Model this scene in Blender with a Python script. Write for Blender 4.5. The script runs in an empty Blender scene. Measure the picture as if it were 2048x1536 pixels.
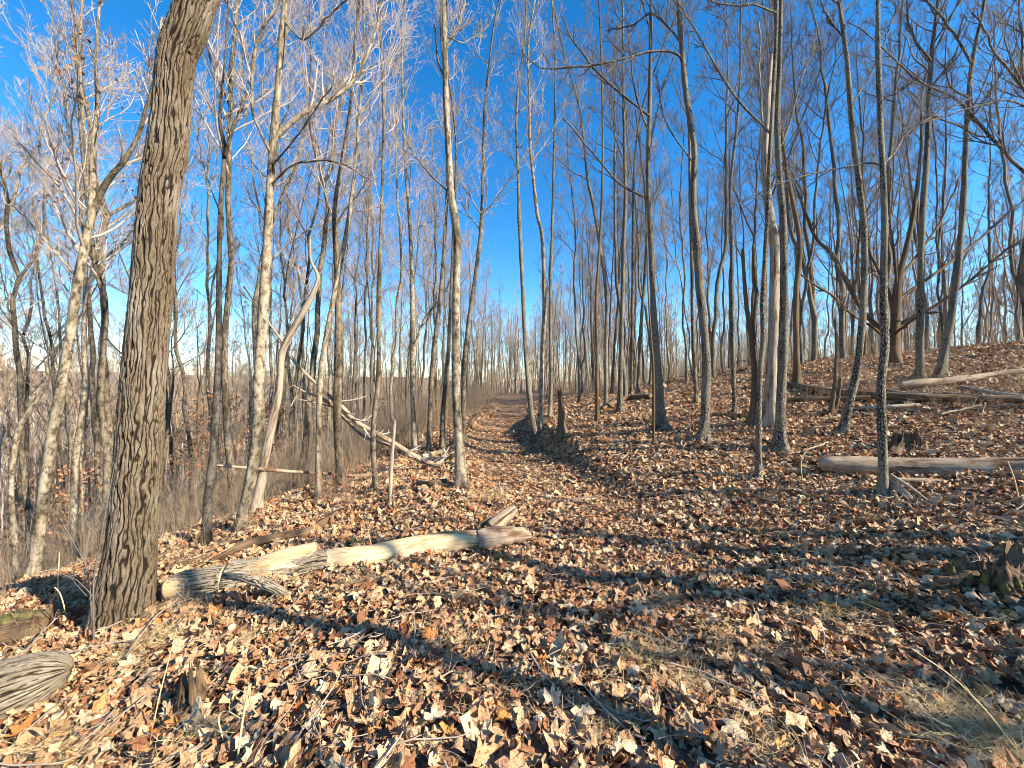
import bpy, math
import numpy as np
from mathutils import Vector

SC = bpy.context.scene
COL = SC.collection
RNG = np.random.default_rng(7)

# ------------------------------------------------------------------ camera, sky, sun, exposure
CAM_Z = 1.55
FPX = 770.0                                   # focal length in photo pixels (2048 wide)
cam_d = bpy.data.cameras.new('camera')
cam_d.sensor_width = 36.0
cam_d.lens = 36.0 * FPX / 2048.0
cam_d.clip_start = 0.05
cam_d.clip_end = 6000
cam = bpy.data.objects.new('camera', cam_d)
cam.location = (0, 0, CAM_Z)
cam.rotation_euler = (math.radians(90), 0, 0)
COL.objects.link(cam)
SC.camera = cam

SUN_EL = math.radians(30)
SUN_H = Vector((0.905, -0.425, 0)).normalized()   # towards the sun, on the ground
SUN_DIR = Vector((SUN_H.x * math.cos(SUN_EL), SUN_H.y * math.cos(SUN_EL), math.sin(SUN_EL)))
sun_d = bpy.data.lights.new('sun', 'SUN')
sun_d.energy = 5.0
sun_d.angle = math.radians(0.5)
sun_d.color = (1.0, 0.89, 0.72)
sun = bpy.data.objects.new('sun', sun_d)
sun.rotation_euler = SUN_DIR.to_track_quat('Z', 'Y').to_euler()
sun.location = (30, -15, 30)
COL.objects.link(sun)

world = bpy.data.worlds.new('World')
SC.world = world
world.use_nodes = True
wn, wl = world.node_tree.nodes, world.node_tree.links
wn.clear()
sky = wn.new('ShaderNodeTexSky')
sky.sky_type = 'NISHITA'
sky.sun_disc = False
sky.sun_elevation = SUN_EL
sky.sun_rotation = math.atan2(SUN_H.x, SUN_H.y)
sky.altitude = 300
sky.air_density = 1.0
sky.dust_density = 0.3
sky.ozone_density = 3.0
hsv = wn.new('ShaderNodeHueSaturation')
hsv.inputs['Saturation'].default_value = 1.36
hsv.inputs['Value'].default_value = 1.0
bg = wn.new('ShaderNodeBackground')
bg.inputs['Strength'].default_value = 0.118
wo = wn.new('ShaderNodeOutputWorld')
wl.new(sky.outputs[0], hsv.inputs['Color'])
wl.new(hsv.outputs[0], bg.inputs['Color'])
wl.new(bg.outputs[0], wo.inputs[0])

SC.view_settings.view_transform = 'Standard'
SC.view_settings.look = 'None'
SC.view_settings.gamma = 1.0
SC.view_settings.use_curve_mapping = False
SC.view_settings.exposure = 1.3
SC.render.engine = 'CYCLES'
SC.cycles.filter_width = 0.95
SC.cycles.max_bounces = 5
SC.cycles.diffuse_bounces = 3
SC.cycles.glossy_bounces = 1
SC.cycles.transparent_max_bounces = 4
SC.cycles.caustics_reflective = False
SC.cycles.caustics_refractive = False

# ------------------------------------------------------------------ numpy noise
def _hash(ix, iy, iz):
    n = (ix.astype(np.int64) * 73856093) ^ (iy.astype(np.int64) * 19349663) ^ (iz.astype(np.int64) * 83492791)
    n = (n ^ (n >> 13)) * 1274126177
    n = n ^ (n >> 16)
    return ((n & 0xFFFFFF) / float(0xFFFFFF)) * 2 - 1

def vnoise(x, y, z=None):
    x = np.asarray(x, float); y = np.asarray(y, float)
    z = np.zeros_like(x) if z is None else np.asarray(z, float)
    ix, iy, iz = np.floor(x), np.floor(y), np.floor(z)
    fx, fy, fz = x - ix, y - iy, z - iz
    ux, uy, uz = fx*fx*(3-2*fx), fy*fy*(3-2*fy), fz*fz*(3-2*fz)
    out = 0
    for dx in (0, 1):
        wx = ux if dx else 1-ux
        for dy in (0, 1):
            wy = uy if dy else 1-uy
            for dz in (0, 1):
                wz = uz if dz else 1-uz
                out = out + wx*wy*wz*_hash(ix+dx, iy+dy, iz+dz)
    return out

def fbm(x, y, z=None, o=3):
    a, s, f = 0, 1.0, 1.0
    for k in range(o):
        a = a + s * vnoise(np.asarray(x)*f + 17*k, np.asarray(y)*f + 5*k, None if z is None else np.asarray(z)*f)
        s *= 0.5; f *= 2.03
    return a

def sstep(a, b, x):
    t = np.clip((x-a)/(b-a), 0, 1)
    return t*t*(3-2*t)

# ------------------------------------------------------------------ terrain height
def trail_left(y):
    return np.interp(y, [-10, 0, 3, 5.6, 7.6, 9, 11.7, 16.6, 24, 37, 60, 200], [-.6, -.6, -.8, -.75, -.9, -1.13, -1.5, -1.4, -1.0, -1.8, -.6, 0])
def trail_right(y):
    return np.interp(y, [-10, 0, 3, 5.1, 6.2, 7.6, 9, 11.7, 16.6, 24, 37, 60, 200], [2.0, 2.0, 1.9, 1.75, 1.15, .9, .65, .2, .6, 1.0, 1.3, 1.6, 2])
def crest_x(y):
    return np.interp(y, [-10, 0, 3.3, 4.3, 5.2, 6.2, 9, 14, 60, 300], [-5.2, -4.9, -4.4, -3.8, -3.65, -3.0, -2.0, -2.0, -2.4, -2.4])

def height(x, y):
    x = np.asarray(x, float); y = np.asarray(y, float)
    xl, xr, xc = trail_left(y), trail_right(y), crest_x(y)
    z = np.zeros_like(x + y)
    # the trail itself: nearly level, falling gently beyond the far bend
    z = z - 0.012 * np.clip(y - 60, 0, 400) + 0.10*sstep(10, 40, y)
    # left shoulder, then the valley side
    dl = np.clip(xl - x, 0, None)
    sh = np.minimum(dl, np.clip(xl - xc, 0.2, None))
    z = z - 0.13*sh
    z = z + 0.16*np.exp(-((x+1.15)/0.55)**2 - ((y-5.35)/0.75)**2)          # hummock by the trail edge
    dv = np.clip(xc - x, 0, None)
    fall = 0.45*(dv - 1.1*(1-np.exp(-dv/1.1)))
    fall = 15*np.tanh(fall/15)
    z = z - fall
    z = z + 20*sstep(60, 190, dv) + 8*sstep(190, 900, dv)                   # the far side of the valley
    # right: cut bank and hillside
    dr = np.clip(x - xr, 0, None)
    bank = np.interp(y, [0, 4.3, 6, 7.5, 10, 14, 19, 30], [0, .0, .16, .34, .50, .46, .26, .12])
    z = z + bank*sstep(0, 0.5, dr)
    z = z + 0.13*np.exp(-((x-xl+.15)/.22)**2)*np.interp(y, [5.8, 7.5, 20, 40], [0, 1, 1, 0])   # raised outer edge of the track
    z = z - 0.07*sstep(0, .5, np.minimum(x-xl, xr-x))*np.interp(y, [4, 7, 30], [0, 1, 1])
    hf = np.interp(y, [-20, 0, 20, 32, 45, 60, 120], [1.0, 1, 1, .86, .62, .45, .3])
    hill = 3.35*np.tanh((dr/17.0)**1.15) - 0.06*np.clip(dr-16, 0, 60)
    z = z + hill*hf
    # relief
    far = np.clip(1 - y/60, 0.2, 1)
    z = z + 0.05*fbm(x*0.55+3, y*0.55, o=2) + 0.022*fbm(x*2.3, y*2.3+9, o=2)*far
    z = z + 0.35*vnoise(x*0.09+5, y*0.09)*sstep(3, 12, np.abs(x))
    d = np.sqrt(x*x + y*y)
    z = z + sstep(250, 900, d)*10*(1+vnoise(x*0.004+2, y*0.004+8))
    return z

def h1(x, y):
    return float(height(np.array([x]), np.array([y]))[0])

def uv(px, py):
    return (px-1024.0)/FPX, (768.0-py)/FPX

def at(px, py, Y):
    u, v = uv(px, py)
    return Vector((u*Y, Y, CAM_Z + v*Y))

_YS = np.concatenate([np.arange(0.9, 12, 0.01), np.arange(12, 120, 0.05)])
def ground_at(px, py):
    u, v = uv(px, py)
    d = CAM_Z + v*_YS - height(u*_YS, _YS)
    k = np.argmax(d < 0)
    if not (d < 0).any():
        return 60.0
    return float(_YS[k])

# ------------------------------------------------------------------ node helpers
def new_mat(name, rough=0.85, spec=0.25):
    m = bpy.data.materials.new(name)
    m.use_nodes = True
    nt = m.node_tree
    b = nt.nodes['Principled BSDF']
    b.inputs['Roughness'].default_value = rough
    b.inputs['Specular IOR Level'].default_value = spec
    return m, nt, b

def nd(nt, typ, **kw):
    n = nt.nodes.new(typ)
    for k, v in kw.items():
        if k.startswith('i_'):
            n.inputs[k[2:].replace('_', ' ')].default_value = v
        else:
            setattr(n, k, v)
    return n

def ramp(nt, stops, interp='LINEAR'):
    r = nt.nodes.new('ShaderNodeValToRGB')
    cr = r.color_ramp
    cr.interpolation = interp
    while len(cr.elements) < len(stops):
        cr.elements.new(0.5)
    for e, (p, c) in zip(cr.elements, stops):
        e.position = p
        e.color = (*c, 1) if len(c) == 3 else c
    return r

def mapped(nt, scale, attr='barkco'):
    a = nd(nt, 'ShaderNodeAttribute', attribute_name=attr)
    mp = nd(nt, 'ShaderNodeMapping')
    mp.inputs['Scale'].default_value = scale
    nt.links.new(a.outputs['Vector'], mp.inputs['Vector'])
    return mp

def noise(nt, vec, scale, detail=4, rough=0.6, dist=0.0):
    n = nd(nt, 'ShaderNodeTexNoise')
    n.inputs['Scale'].default_value = scale
    n.inputs['Detail'].default_value = detail
    n.inputs['Roughness'].default_value = rough
    n.inputs['Distortion'].default_value = dist
    if vec is not None:
        nt.links.new(vec, n.inputs['Vector'])
    return n

def mixc(nt, fac, a, b, mode='MIX'):
    m = nd(nt, 'ShaderNodeMix', data_type='RGBA', blend_type=mode)
    for sock, v in ((m.inputs[0], fac), (m.inputs[6], a), (m.inputs[7], b)):
        if hasattr(v, 'is_output') or isinstance(v, bpy.types.NodeSocket):
            nt.links.new(v, sock)
        elif isinstance(v, (int, float)):
            sock.default_value = v
        else:
            sock.default_value = (*v, 1)
    return m.outputs[2]

def bump(nt, b, hgt, strength, dist):
    bp = nd(nt, 'ShaderNodeBump')
    bp.inputs['Strength'].default_value = strength
    bp.inputs['Distance'].default_value = dist
    nt.links.new(hgt, bp.inputs['Height'])
    nt.links.new(bp.outputs[0], b.inputs['Normal'])

# ------------------------------------------------------------------ bark and wood materials
def bark_furrowed(name, ridge, mid, furrow, lichen, sc=1.0, li=0.5):
    m, nt, b = new_mat(name, 0.9, 0.15)
    mp = mapped(nt, (70*sc, 70*sc, 24*sc))
    n = noise(nt, mp.outputs[0], 1.0, 6, 0.68, 0.4)
    r = ramp(nt, [(0.30, furrow), (0.43, mid), (0.62, ridge)])
    nt.links.new(n.outputs[0], r.inputs[0])
    mp2 = mapped(nt, (3.5, 3.5, 1.8))
    n2 = noise(nt, mp2.outputs[0], 1.0, 5, 0.65)
    r2 = ramp(nt, [(0.50, (0, 0, 0)), (0.66, (1, 1, 1))])
    nt.links.new(n2.outputs[0], r2.inputs[0])
    mul = nd(nt, 'ShaderNodeMath', operation='MULTIPLY'); mul.inputs[1].default_value = li
    nt.links.new(r2.outputs[0], mul.inputs[0])
    col = mixc(nt, mul.outputs[0], r.outputs[0], lichen)
    fa = nd(nt, 'ShaderNodeAttribute', attribute_name='furrow')
    rf = ramp(nt, [(0.25, (0, 0, 0)), (0.75, (1, 1, 1))])
    nt.links.new(fa.outputs['Fac'], rf.inputs[0])
    col = mixc(nt, rf.outputs[0], col, furrow)
    # mossy / damp staining on one scale
    n3 = noise(nt, mp2.outputs[0], 0.55, 3)
    r3 = ramp(nt, [(0.42, (1, 1, 1)), (0.66, (0.62, 0.60, 0.50))])
    nt.links.new(n3.outputs[0], r3.inputs[0])
    col = mixc(nt, 1.0, col, r3.outputs[0], 'MULTIPLY')
    nt.links.new(col, b.inputs['Base Color'])
    bump(nt, b, n.outputs[0], 0.9, 0.02)
    return m

def bark_patchy(name, base, pale, crack, tint, sc=1.0, crackw=0.07):
    """smooth grey bark broken by dark flaky cracks, with pale lichen"""
    m, nt, b = new_mat(name, 0.88, 0.2)
    mp = mapped(nt, (30*sc, 30*sc, 24*sc))
    nw = noise(nt, mp.outputs[0], 1.6, 3)
    wv = nd(nt, 'ShaderNodeVectorMath', operation='MULTIPLY_ADD')
    wv.inputs[1].default_value = (1.3, 1.3, 1.3)
    nt.links.new(nw.outputs['Color'], wv.inputs[0]); nt.links.new(mp.outputs[0], wv.inputs[2])
    vo = nd(nt, 'ShaderNodeTexVoronoi', feature='DISTANCE_TO_EDGE'); vo.inputs['Scale'].default_value = 0.8
    nt.links.new(wv.outputs[0], vo.inputs['Vector'])
    big = mapped(nt, (5, 5, 2.2))
    nb = noise(nt, big.outputs[0], 1.0, 4)
    addn = nd(nt, 'ShaderNodeMath', operation='MULTIPLY_ADD')
    addn.inputs[1].default_value = 0.5; addn.inputs[2].default_value = -0.25
    nt.links.new(nb.outputs[0], addn.inputs[0])
    s = nd(nt, 'ShaderNodeMath', operation='ADD')
    nt.links.new(vo.outputs['Distance'], s.inputs[0]); nt.links.new(addn.outputs[0], s.inputs[1])
    rc = ramp(nt, [(0.0, (0, 0, 0)), (crackw, (1, 1, 1))])
    nt.links.new(s.outputs[0], rc.inputs[0])
    fine = noise(nt, mp.outputs[0], 2.2, 5, 0.7)
    rb = ramp(nt, [(0.34, base), (0.6, pale)])
    nt.links.new(fine.outputs[0], rb.inputs[0])
    rt = ramp(nt, [(0.48, (0, 0, 0)), (0.62, (1, 1, 1))])
    nt.links.new(nb.outputs[0], rt.inputs[0])
    mt = nd(nt, 'ShaderNodeMath', operation='MULTIPLY'); mt.inputs[1].default_value = 0.55
    nt.links.new(rt.outputs[0], mt.inputs[0])
    col = mixc(nt, mt.outputs[0], rb.outputs[0], tint)
    col = mixc(nt, rc.outputs[0], crack, col)
    nt.links.new(col, b.inputs['Base Color'])
    bump(nt, b, rc.outputs[0], 0.7, 0.012)
    return m

def bark_smooth(name, a, c, mark):
    m, nt, b = new_mat(name, 0.85, 0.2)
    mp = mapped(nt, (10, 10, 9))
    n = noise(nt, mp.outputs[0], 1.0, 8, 0.75)
    r = ramp(nt, [(0.40, mark), (0.48, a), (0.58, c)])
    nt.links.new(n.outputs[0], r.inputs[0])
    mp2 = mapped(nt, (3, 3, 1.2))
    n2 = noise(nt, mp2.outputs[0], 1.0, 3)
    r2 = ramp(nt, [(0.38, (0.42, 0.41, 0.36)), (0.52, (1, 1, 1))])
    nt.links.new(n2.outputs[0], r2.inputs[0])
    col = mixc(nt, 1.0, r.outputs[0], r2.outputs[0], 'MULTIPLY')
    # thin sideways marks
    mp3 = mapped(nt, (6, 6, 60))
    n3 = noise(nt, mp3.outputs[0], 1.0, 2)
    r3 = ramp(nt, [(0.30, (0.45, 0.43, 0.4)), (0.38, (1, 1, 1))])
    nt.links.new(n3.outputs[0], r3.inputs[0])
    col = mixc(nt, 0.8, col, r3.outputs[0], 'MULTIPLY')
    nt.links.new(col, b.inputs['Base Color'])
    bump(nt, b, n.outputs[0], 0.6, 0.01)
    return m

def wood_bare(name, pale, mid, dark, sc=1.0):
    m, nt, b = new_mat(name, 0.8, 0.25)
    mp = mapped(nt, (60*sc, 60*sc, 4.0*sc))
    n = noise(nt, mp.outputs[0], 1.0, 7, 0.7, 0.3)
    r = ramp(nt, [(0.28, dark), (0.42, mid), (0.62, pale)])
    nt.links.new(n.outputs[0], r.inputs[0])
    mp2 = mapped(nt, (9, 9, 2.4))
    n2 = noise(nt, mp2.outputs[0], 1.0, 5, 0.65)
    r2 = ramp(nt, [(0.36, (0.32, 0.2, 0.12)), (0.50, (1, 1, 1))])
    nt.links.new(n2.outputs[0], r2.inputs[0])
    col = mixc(nt, 0.9, r.outputs[0], r2.outputs[0], 'MULTIPLY')
    mp4 = mapped(nt, (34, 34, 1.3))
    n4 = noise(nt, mp4.outputs[0], 1.0, 3, 0.5, 0.2)
    r4 = ramp(nt, [(0.335, (.16, .11, .075)), (0.365, (1, 1, 1))])
    nt.links.new(n4.outputs[0], r4.inputs[0])
    col = mixc(nt, 0.9, col, r4.outputs[0], 'MULTIPLY')
    nt.links.new(col, b.inputs['Base Color'])
    bump(nt, b, n.outputs[0], 0.7, 0.008)
    return m

def plain(name, a, c, scale=8.0, rough=0.85):
    m, nt, b = new_mat(name, rough, 0.2)
    tc = nd(nt, 'ShaderNodeTexCoord')
    n = noise(nt, tc.outputs['Object'], scale, 3)
    r = ramp(nt, [(0.35, a), (0.65, c)])
    nt.links.new(n.outputs[0], r.inputs[0])
    nt.links.new(r.outputs[0], b.inputs['Base Color'])
    return m

M = {}
M['oak'] = bark_furrowed('furrowed_bark', (.225, .172, .115), (.135, .10, .066), (.024, .017, .012), (.36, .32, .25), 1.0, 0.55)
M['brown'] = bark_furrowed('brown_bark', (.22, .155, .095), (.125, .082, .05), (.03, .021, .013), (.26, .22, .15), 1.3, 0.25)
M['lichen'] = bark_patchy('lichen_bark', (.16, .132, .097), (.35, .305, .23), (.022, .017, .013), (.23, .21, .13), 1.1, .2)
M['grey'] = bark_patchy('grey_bark', (.17, .146, .11), (.32, .28, .215), (.04, .032, .024), (.24, .215, .14), 1.0, 0.14)
M['pale'] = bark_smooth('pale_bark', (.235, .19, .128), (.37, .312, .225), (.06, .046, .031))
M['dim'] = bark_smooth('dull_bark', (.145, .113, .076), (.235, .19, .132), (.04, .03, .021))
M['dark'] = bark_smooth('dark_bark', (.075, .062, .05), (.13, .11, .09), (.03, .024, .019))
M['dead'] = wood_bare('weathered_wood', (.43, .36, .27), (.28, .225, .16), (.09, .066, .045))
M['yellow'] = wood_bare('bare_yellow_wood', (.72, .56, .34), (.60, .42, .21), (.32, .17, .07), 0.8)
M['greylog'] = wood_bare('silvered_log_wood', (.43, .34, .235), (.29, .21, .135), (.08, .05, .03), 0.7)
M['branchwood'] = wood_bare('branch_wood', (.40, .31, .22), (.27, .20, .135), (.10, .07, .045))
M['rot'] = wood_bare('rotten_wood', (.20, .135, .075), (.105, .066, .038), (.02, .014, .009), 1.2)
M['twig_pale'] = plain('pale_twig_bark', (.33, .265, .215), (.47, .39, .32))
M['twig_dark'] = plain('dark_twig_bark', (.10, .082, .068), (.17, .145, .12))
M['twig_mid'] = plain('grey_twig_bark', (.20, .16, .122), (.31, .255, .20))
M['stick'] = plain('dead_stick_bark', (.24, .18, .13), (.42, .34, .26), 5)
M['straw'] = plain('dry_straw', (.52, .39, .19), (.74, .59, .33), 14)
M['bramble'] = plain('bramble_stem', (.20, .085, .055), (.30, .14, .09), 8)
M['moss'] = plain('moss', (.085, .078, .028), (.16, .14, .05), 30, 0.95)
M['fern'] = plain('evergreen_leaf', (.05, .10, .03), (.09, .15, .05), 20, 0.6)
M['brush'] = plain('brush_stem', (.23, .155, .092), (.40, .295, .19), 3)
M['brown_leaf'] = plain('clinging_leaf', (.22, .10, .05), (.34, .185, .10), 6)

def leaf_mat(name, stops):
    m, nt, b = new_mat(name, 0.62, 0.3)
    oi = nd(nt, 'ShaderNodeObjectInfo')
    r = ramp(nt, stops)
    nt.links.new(oi.outputs['Random'], r.inputs[0])
    tc = nd(nt, 'ShaderNodeTexCoord')
    n = noise(nt, tc.outputs['Object'], 9.0, 4, 0.65)
    r2 = ramp(nt, [(0.30, (0.55, 0.50, 0.47)), (0.62, (1.08, 1.05, 1.0))])
    nt.links.new(n.outputs[0], r2.inputs[0])
    col = mixc(nt, 1.0, r.outputs[0], r2.outputs[0], 'MULTIPLY')
    nt.links.new(col, b.inputs['Base Color'])
    bump(nt, b, n.outputs[0], 0.5, 0.05)
    return m

M['litter'] = leaf_mat('litter_leaf', [
    (0.0, (.21, .09, .045)), (0.12, (.34, .165, .082)), (0.26, (.46, .255, .135)), (0.42, (.55, .34, .185)),
    (0.57, (.62, .415, .235)), (0.72, (.69, .50, .30)), (0.86, (.74, .585, .385)), (0.92, (.54, .37, .235)), (0.975, (.60, .28, .085)), (1.0, (.48, .16, .045))])
M['leaf_tan'] = leaf_mat('tan_leaf', [(0, (.48, .30, .165)), (0.5, (.56, .37, .21)), (1, (.62, .44, .26))])
M['leaf_pale'] = leaf_mat('pale_leaf', [(0, (.64, .49, .31)), (0.5, (.70, .56, .38)), (1, (.62, .49, .34))])
M['leaf_russet'] = leaf_mat('russet_leaf', [(0, (.24, .10, .048)), (0.5, (.33, .15, .075)), (1, (.40, .20, .10))])
M['leaf_orange'] = leaf_mat('orange_leaf', [(0, (.56, .26, .07)), (0.5, (.50, .18, .05)), (1, (.60, .36, .11))])

def ground_mat():
    m, nt, b = new_mat('leafy_ground', 0.9, 0.15)
    geo = nd(nt, 'ShaderNodeNewGeometry')
    v = nd(nt, 'ShaderNodeTexVoronoi'); v.inputs['Scale'].default_value = 15
    nw = noise(nt, geo.outputs['Position'], 12, 2)
    wv = nd(nt, 'ShaderNodeVectorMath', operation='MULTIPLY_ADD'); wv.inputs[1].default_value = (.08, .08, .08)
    nt.links.new(nw.outputs['Color'], wv.inputs[0]); nt.links.new(geo.outputs['Position'], wv.inputs[2])
    nt.links.new(wv.outputs[0], v.inputs['Vector'])
    sep = nd(nt, 'ShaderNodeSeparateColor')
    nt.links.new(v.outputs['Color'], sep.inputs[0])
    r = ramp(nt, [(0.0, (.05, .032, .022)), (0.25, (.15, .085, .052)), (0.5, (.24, .145, .088)), (0.75, (.34, .22, .135)), (1.0, (.44, .31, .20))])
    nt.links.new(sep.outputs[0], r.inputs[0])
    big = noise(nt, geo.outputs['Position'], 0.45, 4)
    r2 = ramp(nt, [(0.34, (.62, .57, .52)), (0.6, (1, 1, 1))])
    nt.links.new(big.outputs[0], r2.inputs[0])
    col = mixc(nt, 1.0, r.outputs[0], r2.outputs[0], 'MULTIPLY')
    nt.links.new(col, b.inputs['Base Color'])
    bump(nt, b, sep.outputs[1], 0.8, 0.05)
    return m
M['ground'] = ground_mat()

# ------------------------------------------------------------------ mesh helpers
class Acc:
    """collects vertices, faces and the straightened bark coordinates of one mesh"""
    def __init__(s):
        s.V, s.Q, s.T, s.B, s.F, s.n = [], [], [], [], [], 0
    def add(s, V, Q=None, T=None, B=None, F=None):
        V = np.asarray(V, float).reshape(-1, 3)
        s.V.append(V)
        s.B.append(V if B is None else np.asarray(B, float).reshape(-1, 3))
        s.F.append(np.zeros(len(V)) if F is None else np.concatenate([np.asarray(F, float).ravel(), np.zeros(len(V)-np.size(F))]))
        if Q is not None and len(Q): s.Q.append(np.asarray(Q, np.int64).reshape(-1, 4) + s.n)
        if T is not None and len(T): s.T.append(np.asarray(T, np.int64).reshape(-1, 3) + s.n)
        s.n += len(V)
    def mesh(s, name, mat, smooth=True):
        V = np.concatenate(s.V) if s.V else np.zeros((0, 3))
        B = np.concatenate(s.B) if s.B else V
        Q = np.concatenate(s.Q) if s.Q else np.zeros((0, 4), np.int64)
        T = np.concatenate(s.T) if s.T else np.zeros((0, 3), np.int64)
        me = bpy.data.meshes.new(name)
        me.vertices.add(len(V))
        me.vertices.foreach_set('co', V.astype(np.float32).ravel())
        nl = 4*len(Q) + 3*len(T)
        me.loops.add(nl)
        me.loops.foreach_set('vertex_index', np.concatenate([Q.ravel(), T.ravel()]).astype(np.int32))
        nf = len(Q) + len(T)
        me.polygons.add(nf)
        starts = np.concatenate([np.arange(len(Q))*4, 4*len(Q) + np.arange(len(T))*3]).astype(np.int32)
        me.polygons.foreach_set('loop_start', starts)
        me.update(calc_edges=True)
        me.polygons.foreach_set('use_smooth', np.full(nf, smooth))
        at_ = me.attributes.new('barkco', 'FLOAT_VECTOR', 'POINT')
        at_.data.foreach_set('vector', B.astype(np.float32).ravel())
        if any(f.any() for f in s.F):
            fa = me.attributes.new('furrow', 'FLOAT', 'POINT')
            fa.data.foreach_set('value', np.concatenate(s.F).astype(np.float32))
        for mm in (mat if isinstance(mat, (list, tuple)) else [mat]):
            me.materials.append(mm)
        me.update()
        return me
    def obj(s, name, mat, parent=None, loc=None, smooth=True):
        o = bpy.data.objects.new(name, s.mesh(name, mat, smooth))
        COL.objects.link(o)
        if parent is not None: o.parent = parent
        if loc is not None: o.location = loc
        return o

def tubes(P, R, sides, disp=None, caps=False, boff=None):
    """P (M,n,3) centre lines, R (M,n) radii -> verts, quads, tris, barkco"""
    P = np.asarray(P, float); R = np.asarray(R, float)
    Mn, n = R.shape
    fur = None
    T = np.empty_like(P)
    T[:, 1:-1] = P[:, 2:] - P[:, :-2]
    T[:, 0] = P[:, 1] - P[:, 0]
    T[:, -1] = P[:, -1] - P[:, -2]
    T /= np.linalg.norm(T, axis=2, keepdims=True) + 1e-9
    ref = np.where(np.abs(T[:, 0, 1:2]) > 0.85, np.array([[1., 0, 0]]), np.array([[0, 1., 0]]))
    N = np.empty_like(P)
    nv = ref - T[:, 0]*np.sum(ref*T[:, 0], axis=1, keepdims=True)
    N[:, 0] = nv/(np.linalg.norm(nv, axis=1, keepdims=True)+1e-9)
    for i in range(1, n):
        nv = N[:, i-1] - T[:, i]*np.sum(N[:, i-1]*T[:, i], axis=1, keepdims=True)
        N[:, i] = nv/(np.linalg.norm(nv, axis=1, keepdims=True)+1e-9)
    Bn = np.cross(T, N)
    th = np.linspace(0, 2*np.pi, sides, endpoint=False)
    seg = np.linalg.norm(np.diff(P, axis=1), axis=2)
    S = np.concatenate([np.zeros((Mn, 1)), np.cumsum(seg, axis=1)], axis=1)
    RR = np.broadcast_to(R[:, :, None], (Mn, n, sides)).copy()
    if disp is not None:
        dd = disp(np.broadcast_to(th[None, None, :], RR.shape), np.broadcast_to(S[:, :, None], RR.shape), RR)
        if isinstance(dd, tuple): dd, fur = dd
        RR = RR + dd
    c, s = np.cos(th), np.sin(th)
    V = P[:, :, None, :] + RR[..., None]*(N[:, :, None, :]*c[None, None, :, None] + Bn[:, :, None, :]*s[None, None, :, None])
    B = np.empty_like(V)
    rb = R[:, :1, None]
    B[..., 0] = rb*c[None, None, :]; B[..., 1] = rb*s[None, None, :]; B[..., 2] = S[:, :, None]
    off = RNG.uniform(0, 30, (Mn, 3)) if boff is None else np.asarray(boff, float).reshape(1, 3)
    B = B + off[:, None, None, :]
    idx = np.arange(Mn*n*sides).reshape(Mn, n, sides)
    a = idx[:, :-1, :]; b = np.roll(a, -1, axis=2); d = idx[:, 1:, :]; e = np.roll(d, -1, axis=2)
    Q = np.stack([a, b, e, d], axis=-1).reshape(-1, 4)
    V = V.reshape(-1, 3); B = B.reshape(-1, 3)
    Tr = None
    if caps:
        cv, cb, tr = [], [], []
        base = len(V)
        for m in range(Mn):
            for end in (0, n-1):
                ci = base + len(cv)
                cv.append(P[m, end]); cb.append(off[m if boff is None else 0] + np.array([0, 0, S[m, end]]))
                ring = idx[m, end]
                for k in range(sides):
                    k2 = (k+1) % sides
                    tr.append((ci, ring[k2], ring[k]) if end == 0 else (ci, ring[k], ring[k2]))
        V = np.concatenate([V, np.array(cv)]); B = np.concatenate([B, np.array(cb)])
        Tr = np.array(tr)
    return (V, Q, Tr, B) if fur is None else (V, Q, Tr, B, fur)

def resample(P, R, n):
    """Catmull-Rom through P with radii R -> n points evenly along the length"""
    P = np.asarray(P, float); R = np.asarray(R, float)
    if len(P) == 2:
        t = np.linspace(0, 1, n)[:, None]
        return P[0]*(1-t) + P[1]*t, R[0]*(1-t[:, 0]) + R[1]*t[:, 0]
    Pe = np.vstack([2*P[0]-P[1], P, 2*P[-1]-P[-2]])
    out, rr = [], []
    for i in range(len(P)-1):
        p0, p1, p2, p3 = Pe[i], Pe[i+1], Pe[i+2], Pe[i+3]
        for t in np.linspace(0, 1, 24, endpoint=False):
            out.append(0.5*((2*p1) + (-p0+p2)*t + (2*p0-5*p1+4*p2-p3)*t*t + (-p0+3*p1-3*p2+p3)*t**3))
            rr.append(R[i]*(1-t) + R[i+1]*t)
    out.append(P[-1]); rr.append(R[-1])
    out = np.array(out); rr = np.array(rr)
    s = np.concatenate([[0], np.cumsum(np.linalg.norm(np.diff(out, axis=0), axis=1))])
    q = np.linspace(0, s[-1], n)
    return np.stack([np.interp(q, s, out[:, k]) for k in range(3)], axis=1), np.interp(q, s, rr)

def thing(name, label, cat, loc=(0, 0, 0), group=None):
    o = bpy.data.objects.new(name, None)
    o.empty_display_size = 0.2
    COL.objects.link(o)
    o.location = loc
    o['label'] = label; o['category'] = cat
    if group: o['group'] = group
    return o

def tag(o, label, cat, group=None):
    o['label'] = label; o['category'] = cat
    if group: o['group'] = group
    return o

# ------------------------------------------------------------------ branching
def unit(a):
    return a/(np.linalg.norm(a, axis=-1, keepdims=True)+1e-9)

def grow(starts, dirs, lens, r0, r1, n, rng, wig=0.18, up=0.12):
    Mn = len(starts)
    P = np.empty((Mn, n, 3)); P[:, 0] = starts
    d = unit(dirs)
    step = (lens/(n-1))[:, None]
    for i in range(1, n):
        P[:, i] = P[:, i-1] + d*step
        d = unit(d + rng.normal(0, wig, (Mn, 3)) + np.array([0, 0, up]))
    t = np.linspace(0, 1, n)[None, :]
    R = np.asarray(r0)[:, None]*(1-t) + np.asarray(r1)[:, None]*t
    return P, R

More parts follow.
